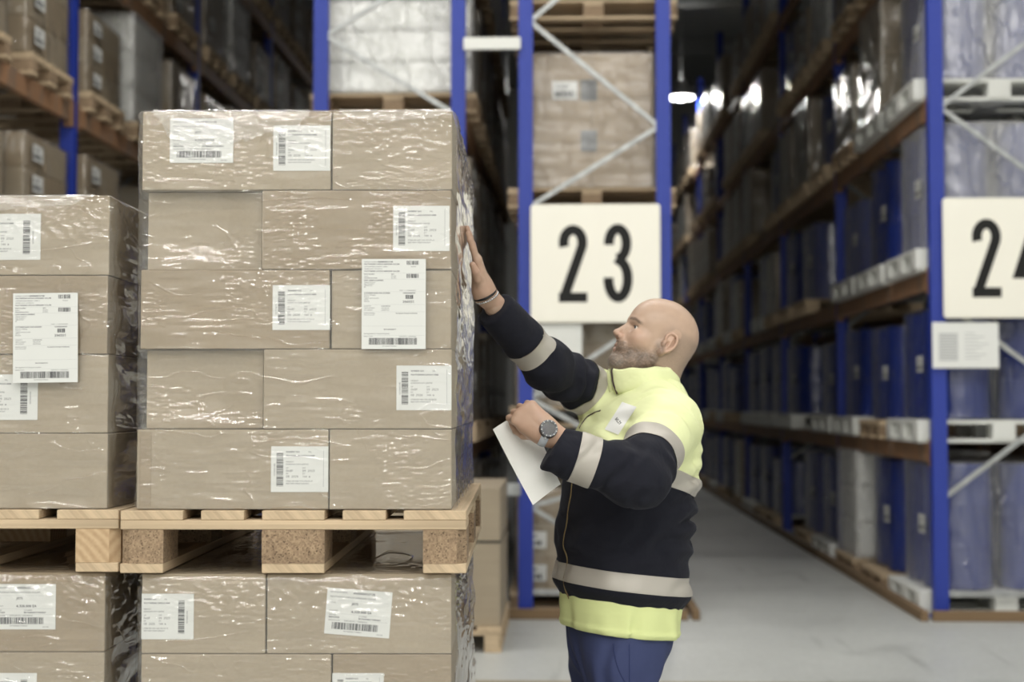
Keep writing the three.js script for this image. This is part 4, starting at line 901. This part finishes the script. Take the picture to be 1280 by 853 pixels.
// points on the cloth found by walking along a direction
function onto(f, p, dir, far = 0.6) { let t = 0; for (let i = 0; i < 90 && t < far; i++) { const d = f(p[0] + dir[0] * t, p[1] + dir[1] * t, p[2] + dir[2] * t); if (d < 0.0004) break; t += d * 0.7; } return [p[0] + dir[0] * t, p[1] + dir[1] * t, p[2] + dir[2] * t]; }
function tubeOn(points, r, mat, parent, name, label) { const c = new THREE.CatmullRomCurve3(points.map((p) => V3(...p))); const m = part(name, new THREE.TubeGeometry(c, points.length * 3, r, 6), mat, parent); if (label) m.userData.label = label; return m; }
const brass = std({ color: 0x8d7a55, roughness: 0.4, metalness: 0.6 }), zipDark = std({ color: 0x3a2a2c, roughness: 0.6 });
{
  const front = (y, w) => { const c = torAt(y), q = [c[0] + EF[0] * 0.4 + ES[0] * w, y, MZ + EF[1] * 0.4 + ES[1] * w]; return onto(jacketF, q, [-EF[0], 0, -EF[1]]); };
  const pts = []; for (let y = 0.905; y < 1.30; y += 0.03) pts.push(front(y, 0.012)); tubeOn(pts, 0.0022, brass, jacket, 'zipper', 'brass zip down the front');
  const pz = [[0.0, 1.452], [0.012, 1.445], [0.025, 1.432], [0.033, 1.415], [0.038, 1.40]].map(([a, y]) => onto(jacketF, [0.055 + 0.05 - a * 1.6, y - 0.01, -3.9], [0, 0, -1]));
  tubeOn(pz, 0.002, zipDark, jacket, 'pocket_zip', 'curved chest pocket zip');
  // name patch on the left breast
  const cx = 0.157, cy = 1.421, tx = canvasTex(128, 192, (g, w, h) => { g.fillStyle = '#f1f2f0'; g.fillRect(0, 0, w, h); g.save(); g.translate(18, 112); g.rotate(0.32); txt(g, 'MLZY', 10, 0, 26, 'sans-serif', true, '#20231f'); g.restore(); });
  const W = 7, H = 9, pos = [], uv = [], ix = [];
  for (let j = 0; j <= H; j++) for (let i = 0; i <= W; i++) {
    const a = (i / W - 0.5) * 0.044, b = (j / H - 0.5) * 0.092, c = Math.cos(R(-33)), s = Math.sin(R(-33));
    const q = onto(jacketF, [cx + a * c - b * s, cy + a * s * 0.6 + b * c, -3.9], [0, 0, -1]); pos.push(q[0], q[1], q[2] + 0.003); uv.push(i / W, j / H);
  }
  for (let j = 0; j < H; j++) for (let i = 0; i < W; i++) { const a = j * (W + 1) + i; ix.push(a, a + 1, a + W + 2, a, a + W + 2, a + W + 1); }
  const g = new THREE.BufferGeometry(); g.setAttribute('position', new THREE.Float32BufferAttribute(pos, 3)); g.setAttribute('uv', new THREE.Float32BufferAttribute(uv, 2)); g.setIndex(ix); g.computeVertexNormals();
  part('name_patch', g, std({ map: tx, roughness: 0.7, side: THREE.DoubleSide }), jacket).userData.label = 'white patch with small black letters';
}
{ // stand-up collar: a soft band swept round the neck, open at the throat
  const N = 56, prof = [[0.013, 0], [0.020, 0.012], [0.017, 0.03], [0.013, 0.055], [0.011, 0.066], [0.006, 0.072], [0.000, 0.068], [-0.003, 0.05], [-0.002, 0.02], [0.0, 0]], pos = [], uv = [], ix = [];
  for (let i = 0; i <= N; i++) {
    const a = R(8) + (Math.PI * 2 - R(16)) * i / N, c = Math.cos(a), s = Math.sin(a);           // 0 = throat
    const back = (1 - c) / 2, ya = 1.487 + 0.028 * back, k = 1 + 0.03 * Math.sin(a * 5 + 1);
    for (const [o, h] of prof) {
      const ru = 0.082 + o + 0.010 * h / 0.07 * (1 - back), rw = 0.082 + o;
      const u = c * ru * k + 0.012 + h * 0.15 * (1 - back), w = s * rw * k;
      pos.push(0.243 + EF[0] * u + ES[0] * w, ya + h * (1.02 - 0.25 * back) + 0.002 * Math.sin(a * 9), MZ + EF[1] * u + ES[1] * w); uv.push(i / N * 0.55, h);
    }
  }
  const P = prof.length; for (let i = 0; i < N; i++) for (let j = 0; j < P; j++) { const a = i * P + j, b = i * P + (j + 1) % P; ix.push(a, b, a + P, b, b + P, a + P); }
  for (const [b, f] of [[0, 1], [N * P, -1]]) for (let j = 1; j < P - 1; j++) f > 0 ? ix.push(b, b + j + 1, b + j) : ix.push(b, b + j, b + j + 1);
  const g = new THREE.BufferGeometry(); g.setAttribute('position', new THREE.Float32BufferAttribute(pos, 3)); g.setAttribute('uv', new THREE.Float32BufferAttribute(uv, 2)); g.setIndex(ix); g.computeVertexNormals();
  const m = M.hiviz.clone(); m.side = THREE.DoubleSide;
  part('collar', g, m, jacket);
  const z = [0, 2, 3, 4, 5].map((j) => { const k = (N * 0 + 1) * P + j; return [pos[3 * k] - 0.002, pos[3 * k + 1], pos[3 * k + 2] + 0.003]; });
  tubeOn(z, 0.0028, zipDark, jacket, 'collar_zip', 'dark zip edge at the throat');
}
// ----- shirt under the jacket
const shirtF = (x, y, z) => { const u = uOf(x, y, z), w = wOf(x, y, z), yy = y - 0.12 * u, n = perlin.noise(x * 10, y * 6, z * 10); let d = torso(x, y, z, -0.002) - 0.004 * Math.sin((u + w * 0.8) * 60 + n * 5) * sm(0.92, 0.82, yy) - 0.003 * gs(yy - 0.822, 0.006); return smax(smax(d, 0.808 - yy, 0.005), y - 0.99, 0.01); };
M.shirt = std({ color: 0xdfe8a6, roughness: 0.9, bumpMap: fleeceBump, bumpScale: 0.0003 });
part('shirt', geo(nets(shirtF, [-0.08, 0.76, -4.58], [0.42, 1.02, -4.02], 0.007)), M.shirt, man).userData.label = 'yellow shirt hem hanging below the jacket';
// ----- trousers and shoes
const legs = [[0.17, -4.19, 0.12], [0.125, -4.40, 0.1]].map(([x, z]) => [cone([x - 0.01, 0.72, z], [x, 0.46, z], 0.098, 0.085), cone([x, 0.46, z], [x + 0.012, 0.06, z], 0.088, 0.075)]);
const trouserF = (x, y, z) => {
  const n = perlin.noise(x * 8, y * 8, z * 8), u = uOf(x, y, z);
  let d = smax(torso(x, y, z, -0.018), 0.66 - y, 0.12);
  for (const [a, b] of legs) d = smin(d, Math.min(a(x, y, z), b(x, y, z)), 0.05);
  d -= 0.004 * Math.sin((x * 0.9 + y * 0.6 + z) * 55 + n * 5) * gs(y - 0.68, 0.2) + 0.004 * Math.sin(y * 60 + n * 5) * gs(y - 0.2, 0.12);
  return smax(smax(d, y - 0.90, 0.01), 0.055 - y, 0.008);
};
M.trouser = std({ color: 0x343d63, roughness: 0.85, bumpMap: fleeceBump, bumpScale: 0.0004 });
const trousers = part('trousers', geo(nets(trouserF, [-0.10, 0.03, -4.60], [0.42, 0.93, -3.98], 0.009)), M.trouser, man); trousers.userData.label = 'dark blue work trousers';
{
  const pts = []; for (let i = 0; i <= 8; i++) { const t = i / 8; pts.push(onto(trouserF, [0.165 + 0.055 * t * t - 0.03, 0.80 - 0.135 * t, -3.9], [0, 0, -1])); }
  tubeOn(pts, 0.0018, std({ color: 0x27315a, roughness: 0.9 }), trousers, 'pocket_seam', 'slanted pocket seam');
  const q = []; for (let i = 0; i <= 8; i++) q.push(onto(trouserF, [0.208 - 0.03, 0.80 - 0.03 * i, -3.9], [0, 0, -1])); tubeOn(q, 0.0015, std({ color: 0x2b3560, roughness: 0.9 }), trousers, 'side_seam');
}
for (const [x, z] of [[0.18, -4.19], [0.137, -4.40]]) {
  const a = cone([x + 0.03, 0.055, z], [x - 0.13, 0.042, z + 0.03], 0.05, 0.042), f = (X, Y, Z) => smax(smin(a(X, Y, Z), cone([x, 0.06, z], [x, 0.13, z], 0.055, 0.056)(X, Y, Z), 0.03), 0.012 - Y, 0.004);
  const sh = part('shoe', geo(nets(f, [x - 0.22, 0, z - 0.08], [x + 0.12, 0.22, z + 0.12], 0.008)), std({ color: 0x1b1b1d, roughness: 0.6 }), man);
  const so = (X, Y, Z) => smax(Math.hypot(Math.max(0, Math.abs(X - (x - 0.05)) - 0.09), 0, Z - z - 0.015 + (X - x) * 0.12 * -1) - 0.052, Math.abs(Y - 0.008) - 0.0075, 0.003);
  part('sole', geo(nets(so, [x - 0.24, -0.01, z - 0.1], [x + 0.14, 0.03, z + 0.14], 0.005)), std({ color: 0x4a4238, roughness: 0.9 }), sh);
}
// ----- head
const HEAD_YAW = R(15), HEAD_PITCH = R(27), HC = [0.268, 1.636, -4.30];
const hF = [-Math.cos(HEAD_YAW) * Math.cos(HEAD_PITCH), Math.sin(HEAD_PITCH), Math.sin(HEAD_YAW) * Math.cos(HEAD_PITCH)];
const hS = [Math.sin(HEAD_YAW), 0, Math.cos(HEAD_YAW)];
const hU = [hS[1] * hF[2] - hS[2] * hF[1], hS[2] * hF[0] - hS[0] * hF[2], hS[0] * hF[1] - hS[1] * hF[0]].map((v) => -v);
const toHead = (x, y, z) => { const a = x - HC[0], b = y - HC[1], c = z - HC[2]; return [a * hF[0] + b * hF[1] + c * hF[2], a * hU[0] + b * hU[1] + c * hU[2], a * hS[0] + b * hS[1] + c * hS[2]]; };
const fromHead = (f, u, s) => [0, 1, 2].map((i) => HC[i] + f * hF[i] + u * hU[i] + s * hS[i]);
const H = {
  skull: ell([-0.004, 0.040, 0], [0.100, 0.093, 0.078]), occ: ell([-0.040, 0.030, 0], [0.066, 0.072, 0.070]), fore: ell([0.045, 0.040, 0], [0.054, 0.066, 0.063]), nape: ell([-0.045, -0.035, 0], [0.045, 0.06, 0.055]),
  mid: ell([0.055, -0.032, 0], [0.042, 0.060, 0.054]), low: ell([0.047, -0.078, 0], [0.046, 0.036, 0.045]), temple: ell([0.02, -0.01, 0], [0.055, 0.06, 0.069]),
  brow: cone([0.080, 0.0245, 0.042], [0.0955, 0.025, 0.006], 0.0085, 0.0095), cheek: ell([0.058, -0.022, 0.044], [0.028, 0.022, 0.022]),
  jaw: cone([0.004, -0.062, 0.057], [0.074, -0.103, 0.018], 0.016, 0.017), ramus: cone([0.003, -0.02, 0.062], [0.004, -0.062, 0.057], 0.012, 0.016), chin: ell([0.083, -0.101, 0], [0.021, 0.020, 0.024]),
  nose1: cone([0.0955, 0.017, 0], [0.1165, -0.024, 0], 0.0070, 0.0095), tip: ell([0.1195, -0.0275, 0], [0.0120, 0.0100, 0.0110]), wing: ell([0.1070, -0.0335, 0.0115], [0.0105, 0.0085, 0.0075]), noseBase: cone([0.094, -0.005, 0.006], [0.098, -0.036, 0.008], 0.008, 0.009),
  lipU: cone([0.1040, -0.0590, 0], [0.0905, -0.0640, 0.023], 0.0064, 0.004), lipL: cone([0.1025, -0.0725, 0], [0.0895, -0.0690, 0.021], 0.0074, 0.004), mouth: cone([0.1115, -0.0653, 0], [0.0935, -0.0665, 0.025], 0.0026, 0.0020), muzzle: ell([0.082, -0.058, 0], [0.024, 0.026, 0.030]),
  socket: ell([0.0985, 0.006, 0.030], [0.016, 0.0125, 0.018]), lidU: cone([0.0785, 0.0132, 0.0430], [0.0870, 0.0142, 0.022], 0.0046, 0.0046), lidL: cone([0.0785, -0.0020, 0.0425], [0.0860, -0.0024, 0.023], 0.0040, 0.0040), ball: ell([0.0760, 0.006, 0.0325], [0.0118, 0.0118, 0.0118]), bag: ell([0.074, -0.008, 0.036], [0.016, 0.012, 0.02]),
  neckHole: ell([0.107, -0.0415, 0.0065], [0.004, 0.0035, 0.003]), under: ell([0.03, -0.095, 0], [0.045, 0.03, 0.042]),
};
const neckA = fromHead(-0.028, -0.04, 0), neckB = [0.265, 1.44, -4.31], neck = cone(neckA, neckB, 0.058, 0.068), throat = cone(fromHead(0.035, -0.10, 0), [0.222, 1.45, -4.285], 0.040, 0.050);
// ear (on both sides): a rim curve, a thin plate with a hollow, a lobe
const earPts = [[0.004, 0.008], [0.0045, 0.018], [-0.001, 0.027], [-0.011, 0.031], [-0.021, 0.027], [-0.0265, 0.016], [-0.0265, 0.002], [-0.022, -0.012], [-0.013, -0.023], [-0.005, -0.030]];
const earCurve = new THREE.CatmullRomCurve3(earPts.map((p) => V3(p[0], p[1], 0))).getPoints(22).map((v) => [v.x, v.y]);
const earC = earCurve.slice(1).map((p, i) => { const q = earCurve[i], so = (t) => 0.083 + 0.010 * Math.min(1, Math.max(0, -(t + 0.002) / 0.024)); return cone([q[0], q[1], so(q[0])], [p[0], p[1], so(p[0])], 0.0036, 0.0036); });
const antihelix = cone([-0.014, 0.019, 0.087], [-0.010, -0.016, 0.086], 0.0036, 0.003);
const earPlate = ell([-0.012, 0.003, 0.080], [0.017, 0.029, 0.0085]), lobe = ell([-0.001, -0.030, 0.081], [0.0075, 0.0095, 0.0045]), concha = ell([-0.006, -0.004, 0.092], [0.008, 0.0115, 0.010]), tragus = ell([0.004, -0.005, 0.082], [0.004, 0.007, 0.0045]);
function headF(x, y, z) {
  let [f, u, s] = toHead(x, y, z); const S = Math.abs(s);
  const far = Math.hypot(f, u - 0.01, s); let d;
  if (far > 0.19) d = far - 0.15;
  else {
    d = smin(H.skull(f, u, S), H.occ(f, u, S), 0.03); d = smin(d, H.fore(f, u, S), 0.03); d = smin(d, H.temple(f, u, S), 0.02); d = smin(d, H.nape(f, u, S), 0.04);
    d = smin(d, H.mid(f, u, S), 0.025); d = smin(d, H.low(f, u, S), 0.025); d = smin(d, H.cheek(f, u, S), 0.02);
    d = smin(d, Math.min(H.jaw(f, u, S), H.ramus(f, u, S)), 0.025); d = smin(d, H.chin(f, u, S), 0.018); d = smin(d, H.under(f, u, S), 0.03);
    d = smax(d, -H.socket(f, u, S), 0.012); d = smin(d, H.brow(f, u, S), 0.012); d = smin(d, H.muzzle(f, u, S), 0.012);
    d = smin(d, H.nose1(f, u, S), 0.008); d = smin(d, H.noseBase(f, u, S), 0.009); d = smin(d, H.tip(f, u, S), 0.006); d = smin(d, H.wing(f, u, S), 0.004);
    d = smin(d, H.lipU(f, u, S), 0.005); d = smin(d, H.lipL(f, u, S), 0.005); d = smax(d, -H.mouth(f, u, S), 0.004); d = smax(d, -H.neckHole(f, u, S), 0.002);
    d = smin(d, H.bag(f, u, S), 0.006); d = smin(d, Math.min(H.lidU(f, u, S), H.lidL(f, u, S)), 0.004);
    let e = earPlate(f, u, S); e = smax(e, -concha(f, u, S), 0.003); for (const c of earC) e = smin(e, c(f, u, S), 0.003); e = smin(e, antihelix(f, u, S), 0.003); e = smin(e, lobe(f, u, S), 0.006); e = smin(e, tragus(f, u, S), 0.004);
    d = smin(d, e, 0.006);
    const b = beardAt(f, u, S); if (b > 0) d -= 0.0035 * b + 0.0012 * b * perlin.noise(f * 160, u * 160, s * 160);
  }
  d = smin(d, neck(x, y, z), 0.04); d = smin(d, throat(x, y, z), 0.03);
  return d;
}
function beardAt(f, u, S) { // where whiskers grow: jaw, chin, lip and sideburn
  const jaw = sm(-0.030, -0.062, u + 0.12 * (f - 0.05)) * sm(-0.012, 0.004, f);
  const side = sm(0.030, 0.010, f) * sm(-0.012, 0.002, f) * sm(0.012, -0.02, u);
  const lip = sm(0.072, 0.082, f) * sm(-0.040, -0.048, u) * sm(0.04, 0.03, S);
  let b = Math.max(jaw, side * 0.8, lip * 0.9);
  const mouth = sm(0.004, 0.0, Math.min(H.lipU(f, u, S), H.lipL(f, u, S)) - 0.0012); if (S < 0.022) b *= 1 - mouth;
  return b * sm(-0.135, -0.12, u);
}
const SKIN = [0.50, 0.352, 0.263];
function headColor(x, y, z) {
  const [f, u, s] = toHead(x, y, z), S = Math.abs(s), n = perlin.noise(f * 60, u * 60, s * 60), n2 = perlin.noise(f * 320, u * 320, s * 320), n3 = perlin.noise(f * 22, u * 22, s * 22 + 3);
  let c = mul(SKIN, 1 + 0.05 * n + 0.04 * n3 + 0.03 * n2);
  c = mixc(c, [0.58, 0.30, 0.22], 0.35 * gs(Math.hypot(f - 0.068, u + 0.02, S - 0.05), 0.025) + 0.35 * gs(Math.hypot(f - 0.114, u + 0.03), 0.014) + 0.25 * sm(0.078, 0.084, S) * (f < 0.01 ? 1 : 0));
  const crop = sm(0.065, 0.03, u + 0.35 * Math.max(0, f)) * sm(0.03, -0.01, f) * sm(-0.085, -0.06, u) * (S < 0.0795 ? 1 : 0); // cropped stubble round the back and sides
  c = mixc(c, [0.29, 0.215, 0.17], crop * (0.62 + 0.25 * n2));
  const b = beardAt(f, u, S), grey = sm(0.062, 0.09, f) * sm(-0.075, -0.095, u);
  c = mixc(c, mixc([0.115, 0.082, 0.060], [0.28, 0.25, 0.22], grey * 0.7 + 0.18 * n2), b * Math.max(0, Math.min(1, 0.80 + 0.35 * n2 + 0.2 * n)));
  const lips = sm(0.0022, 0.0, Math.min(H.lipU(f, u, S), H.lipL(f, u, S))); if (S < 0.022 && f > 0.08) c = mixc(c, [0.38, 0.225, 0.18], lips * 0.7);
  const bu = 0.0255 - 0.007 * sm(0.032, 0.056, S) + 0.002 * sm(0, 0.02, S), brow = sm(0.0055, 0.003, Math.abs(u - bu)) * sm(0.007, 0.012, S) * sm(0.060, 0.050, S) * sm(0.05, 0.06, f);
  c = mixc(c, [0.10, 0.068, 0.05], brow * (0.75 + 0.25 * n2));
  const lash = sm(0.0022, 0.0010, Math.abs(u - 0.0097)) * sm(0.018, 0.022, S) * sm(0.048, 0.043, S) * sm(0.074, 0.078, f); c = mixc(c, [0.05, 0.035, 0.03], lash * 0.85);
  return c;
}
const headM = nets(headF, [0.10, 1.43, -4.42], [0.42, 1.79, -4.18], 0.0028);
// ----- hands; each finger is its own chain
const lerp3 = (a, b, t) => [a[0] + (b[0] - a[0]) * t, a[1] + (b[1] - a[1]) * t, a[2] + (b[2] - a[2]) * t];
const add3 = (...v) => v.reduce((a, b) => [a[0] + b[0], a[1] + b[1], a[2] + b[2]]), sc = (a, k) => [a[0] * k, a[1] * k, a[2] * k];
function handField({ wrist, elbow, F, T, N, fingers, thumb, palmLen = 0.095, half = 0.040 }) {
  // F towards the fingers, T towards the thumb, N out of the palm
  const P = (f, t, n) => add3(wrist, sc(F, f), sc(T, t), sc(N, n));
  const chains = [], bones = [];
  [0.030, 0.010, -0.011, -0.030].forEach((t, i) => bones.push(cone(P(0.012, t * 0.62, 0), P(palmLen - [0.004, 0, 0.004, 0.012][i], t, 0), 0.0175, 0.0125)));
  fingers.forEach((c) => { const r = [0.0098, 0.0088, 0.0080, 0.0070]; chains.push(c.slice(1).map((p, i) => cone(P(...c[i]), P(...p), r[i], r[i + 1]))); });
  chains.push(thumb.slice(1).map((p, i) => cone(P(...thumb[i]), P(...p), [0.0150, 0.0115, 0.0100, 0.0085][i], [0.0115, 0.0100, 0.0085, 0.007][i])));
  const arm = cone(wrist, elbow, 0.0275, 0.043), wristB = cone(P(-0.01, 0.007, 0), P(0.02, 0.010, 0), 0.0245, 0.024), wristC = cone(P(-0.01, -0.009, 0), P(0.02, -0.010, 0), 0.0235, 0.023);
  const thenar = cone(P(0.015, 0.020, 0.008), P(0.055, 0.032, 0.010), 0.017, 0.013);
  const field = (x, y, z) => {
    let d = bones[0](x, y, z); for (let i = 1; i < 4; i++) d = smin(d, bones[i](x, y, z), 0.016);
    d = smin(d, thenar(x, y, z), 0.016); d = smin(d, Math.min(wristB(x, y, z), wristC(x, y, z)), 0.022); d = smin(d, arm(x, y, z), 0.02);
    for (const c of chains) { let e = 1; for (const b of c) e = smin(e, b(x, y, z), 0.004); d = smin(d, e, 0.0065); }
    return d;
  };
  return { field, P };
}
const unit = (v) => { const L = Math.hypot(...v); return v.map((k) => k / L); }, crs = (a, b) => [a[1] * b[2] - a[2] * b[1], a[2] * b[0] - a[0] * b[2], a[0] * b[1] - a[1] * b[0]];
// right hand, flat against the film
const fR = unit([-0.019, 0.095, 0.018]), nR0 = [-1, -0.12, 0.03], tR = unit(crs(nR0, fR)).map((v) => v), nR = unit(crs(fR, tR));
const tRs = tR[2] > 0 ? tR : sc(tR, -1), nRs = nR[0] < 0 ? nR : sc(nR, -1);
const right = handField({
  wrist: [-0.217, 1.764, -4.022], elbow: elR, F: fR, T: tRs, N: nRs,
  fingers: [[[0.088, 0.030, 0.002], [0.127, 0.034, 0.005], [0.151, 0.036, 0.008], [0.169, 0.037, 0.010]], [[0.092, 0.010, 0.002], [0.136, 0.011, 0.005], [0.163, 0.012, 0.008], [0.183, 0.012, 0.010]], [[0.088, -0.011, 0.002], [0.130, -0.013, 0.005], [0.156, -0.014, 0.008], [0.175, -0.015, 0.010]], [[0.080, -0.030, 0.002], [0.113, -0.035, 0.005], [0.133, -0.038, 0.008], [0.149, -0.040, 0.009]]],
  thumb: [[0.018, 0.022, 0.004], [0.044, 0.046, 0.008], [0.066, 0.060, 0.010], [0.086, 0.064, 0.014]],
});
const rightM = nets(right.field, [-0.285, 1.68, -4.10], [-0.13, 1.965, -3.93], 0.0026);
// left hand, closed on the folded sheet, back of the hand to the front
const fL = unit([-0.75, 0.64, 0.05]), tL0 = [-0.66, -0.75, 0], nL = unit(crs(fL, tL0)), tL = unit(crs(nL, fL));
const nLs = nL[2] < 0 ? nL : sc(nL, -1), tLs = tL[1] < 0 ? tL : sc(tL, -1);
const left = handField({
  wrist: wrL, elbow: elL, F: fL, T: tLs, N: nLs, palmLen: 0.088,
  fingers: [0.030, 0.010, -0.011, -0.030].map((t, i) => { const k = [1, 1.06, 1, 0.84][i]; return [[0.084 - [0.003, 0, 0.003, 0.011][i], t, 0.002], [0.098 - [0, 0, 0.002, 0.012][i], t * 1.02 + 0.006, 0.040 * k], [0.076, t * 0.98 + 0.010, 0.058 * k], [0.056, t * 0.95 + 0.012, 0.050 * k]]; }),
  thumb: [[0.018, 0.024, 0.010], [0.040, 0.046, 0.026], [0.062, 0.050, 0.044], [0.082, 0.044, 0.056]],
});
const leftM = nets(left.field, [-0.19, 1.31, -4.02], [0.06, 1.53, -3.84], 0.0028);
const handColor = (P) => (x, y, z) => { const n = perlin.noise(x * 70, y * 70, z * 70), n2 = perlin.noise(x * 25, y * 25, z * 25 + 2); return mixc(mul(SKIN, 1 + 0.05 * n), [0.56, 0.29, 0.21], 0.22 + 0.16 * n2); };
const coreF = (() => { // the body inside the clothes, so that head, trunk and arms hang together
  const b = [cone([0.25, 1.50, -4.3], [0.2, 1.30, -4.3], 0.05, 0.10), cone([0.2, 1.30, -4.3], [0.16, 0.86, -4.3], 0.10, 0.11), cone([0.25, 1.45, -4.29], shL, 0.04, 0.045), cone([0.23, 1.46, -4.31], shR, 0.04, 0.045), cone(shL, elL, 0.045, 0.04), cone(shR, elR, 0.045, 0.038), cone(elR, [-0.19, 1.728, -4.047], 0.038, 0.03), cone(elL, [0.0, 1.362, -3.906], 0.038, 0.03)];
  return (x, y, z) => { let d = 1; for (const c of b) d = smin(d, c(x, y, z), 0.03); return d; };
})();
const coreM = nets(coreF, [-0.24, 0.72, -4.52], [0.36, 1.78, -3.84], 0.014);
M.skin = phys({ color: 0xffffff, vertexColors: true, roughness: 0.40, sheen: 0.1, specularIntensity: 0.9 });
part('body', mergeGeometries([geo(headM, 0, headColor), geo(rightM, 0, handColor()), geo(leftM, 0, handColor()), geo(coreM, 0, () => SKIN)]), M.skin, man).userData.label = 'bald head with short greying beard, both hands';
const eyeW = phys({ color: 0xe8e2da, roughness: 0.15, clearcoat: 1 }), irisM = phys({ color: 0x3b4a55, roughness: 0.1, clearcoat: 1 });
for (const s of [-1, 1]) {
  const e = part('eye', new THREE.SphereGeometry(0.0120, 20, 14), eyeW, man, fromHead(0.0758, 0.0056, s * 0.0322));
  const d = V3(...hF).addScaledVector(V3(...hS), s * 0.12).normalize(), i = part('iris', new THREE.SphereGeometry(0.0062, 14, 10), irisM, e, d.clone().multiplyScalar(0.0070).toArray());
  part('pupil', new THREE.SphereGeometry(0.0025, 10, 8), M.black, e, d.clone().multiplyScalar(0.0112).toArray()); i.userData.label = 'grey-blue iris';
}
{ // wristwatch on the left wrist
  const ax = unit([cuffL[0] - elL[0], cuffL[1] - elL[1] + 0.02, cuffL[2] - elL[2]]), out0 = unit([-0.18, 0.36, 0.91]), k = out0[0] * ax[0] + out0[1] * ax[1] + out0[2] * ax[2], out = unit(add3(out0, sc(ax, -k)));
  const c = add3(wrL, sc(ax, 0.002)), w = new THREE.Group(); w.name = 'wristwatch'; w.userData.label = 'dark round wristwatch on a pale grey strap'; man.add(w);
  const m4 = new THREE.Matrix4().makeBasis(V3(...crs(out, ax)), V3(...out), V3(...ax)); w.quaternion.setFromRotationMatrix(m4); w.position.set(...c);
  const strap = new THREE.TorusGeometry(0.0375, 0.0034, 10, 48); strap.scale(1, 0.92, 3.2); part('strap', strap, std({ color: 0xc3c9d2, roughness: 0.7 }), w);
  part('case', new THREE.CylinderGeometry(0.0235, 0.0245, 0.012, 40), phys({ color: 0x2b2e33, roughness: 0.3, metalness: 0.7 }), w, [0, 0.037, 0]);
  const bz = part('bezel', new THREE.TorusGeometry(0.0205, 0.0028, 10, 40), phys({ color: 0x6d7075, roughness: 0.3, metalness: 0.8 }), w, [0, 0.0435, 0]); bz.rotation.x = Math.PI / 2;
  part('dial', new THREE.CylinderGeometry(0.0188, 0.0188, 0.001, 36), phys({ color: 0x14151c, roughness: 0.12, clearcoat: 1 }), w, [0, 0.0436, 0]);
  for (let i = 0; i < 12; i++) { const a = i * Math.PI / 6; part('hour_mark', boxG(0.0018, 0.0012, 0.004), M.white, w, [Math.sin(a) * 0.0205, 0.0458, Math.cos(a) * 0.0205]).rotation.y = a; }
  part('crown', new THREE.CylinderGeometry(0.003, 0.003, 0.006, 10).rotateZ(Math.PI / 2), M.steel, w, [0.026, 0.037, 0]);
}
{ // bracelets on the right wrist, a little wider than the wrist itself
  const ax = unit(add3(fR, sc(unit([wrR[0] - elR[0], wrR[1] - elR[1], wrR[2] - elR[2]]), 1))), t = unit(add3(tRs, sc(ax, -(tRs[0] * ax[0] + tRs[1] * ax[1] + tRs[2] * ax[2])))), q = new THREE.Quaternion().setFromRotationMatrix(new THREE.Matrix4().makeBasis(V3(...t), V3(...crs(ax, t)), V3(...ax)));
  const ring = (r) => { const g = new THREE.TorusGeometry(0.036, r, 10, 44); g.scale(1.08, 0.86, 1); return g; };
  const b = part('bracelet', ring(0.0036), std({ color: 0x121318, roughness: 0.6 }), man, [-0.2150, 1.7600, -4.024]); b.quaternion.copy(q); b.userData.label = 'black cord bracelet';
  const chain = []; for (let i = 0; i < 32; i++) { const a = i / 32 * Math.PI * 2; chain.push(mv(new THREE.SphereGeometry(0.0032, 8, 6), Math.cos(a) * 0.036 * 1.1, Math.sin(a) * 0.036 * 0.9, 0)); }
  const s = part('bead_bracelet', mergeGeometries(chain), phys({ color: 0xd5d6d8, roughness: 0.25, metalness: 0.8 }), man, [-0.2105, 1.7525, -4.029]); s.quaternion.copy(q); s.userData.label = 'silver bead bracelet';
}
{ // folded sheet held in the left hand
  const A = [-0.190, 1.393, -3.955], B = [-0.083, 1.192, -3.945], C = [-0.008, 1.246, -3.975], D = [-0.100, 1.448, -3.985], n = 16, pos = [], uv = [], ix = [];
  for (const side of [0, 1]) for (let j = 0; j <= n; j++) for (let i = 0; i <= n; i++) {
    const u = i / n, v = j / n, p = lerp3(lerp3(A, D, u), lerp3(B, C, u), v), bow = 0.014 * Math.sin(Math.PI * u) * (0.3 + v) + 0.006 * Math.sin(v * 3 + u * 5);
    pos.push(p[0] - bow * 0.2, p[1], p[2] + bow - side * 0.0012); uv.push(u, v);
  }
  const S = (n + 1) ** 2; for (let j = 0; j < n; j++) for (let i = 0; i < n; i++) { const a = j * (n + 1) + i; ix.push(a, a + n + 1, a + 1, a + 1, a + n + 1, a + n + 2, S + a, S + a + 1, S + a + n + 1, S + a + 1, S + a + n + 2, S + a + n + 1); }
  for (let i = 0; i < n; i++) for (const [a, b] of [[i, i + 1], [n * (n + 1) + i, n * (n + 1) + i + 1], [i * (n + 1), (i + 1) * (n + 1)], [i * (n + 1) + n, (i + 1) * (n + 1) + n]]) ix.push(a, b, S + a, b, S + b, S + a);
  const g = new THREE.BufferGeometry(); g.setAttribute('position', new THREE.Float32BufferAttribute(pos, 3)); g.setAttribute('uv', new THREE.Float32BufferAttribute(uv, 2)); g.setIndex(ix); g.computeVertexNormals();
  const m = new THREE.Mesh(g, std({ color: 0xf1f1ee, roughness: 0.7, side: THREE.DoubleSide })); m.name = 'paper_sheet'; m.castShadow = m.receiveShadow = true; scene.add(m);
  tag(m, 'folded white paper sheet held in the lowered hand', 'paper');
}

renderer.render(scene, camera);
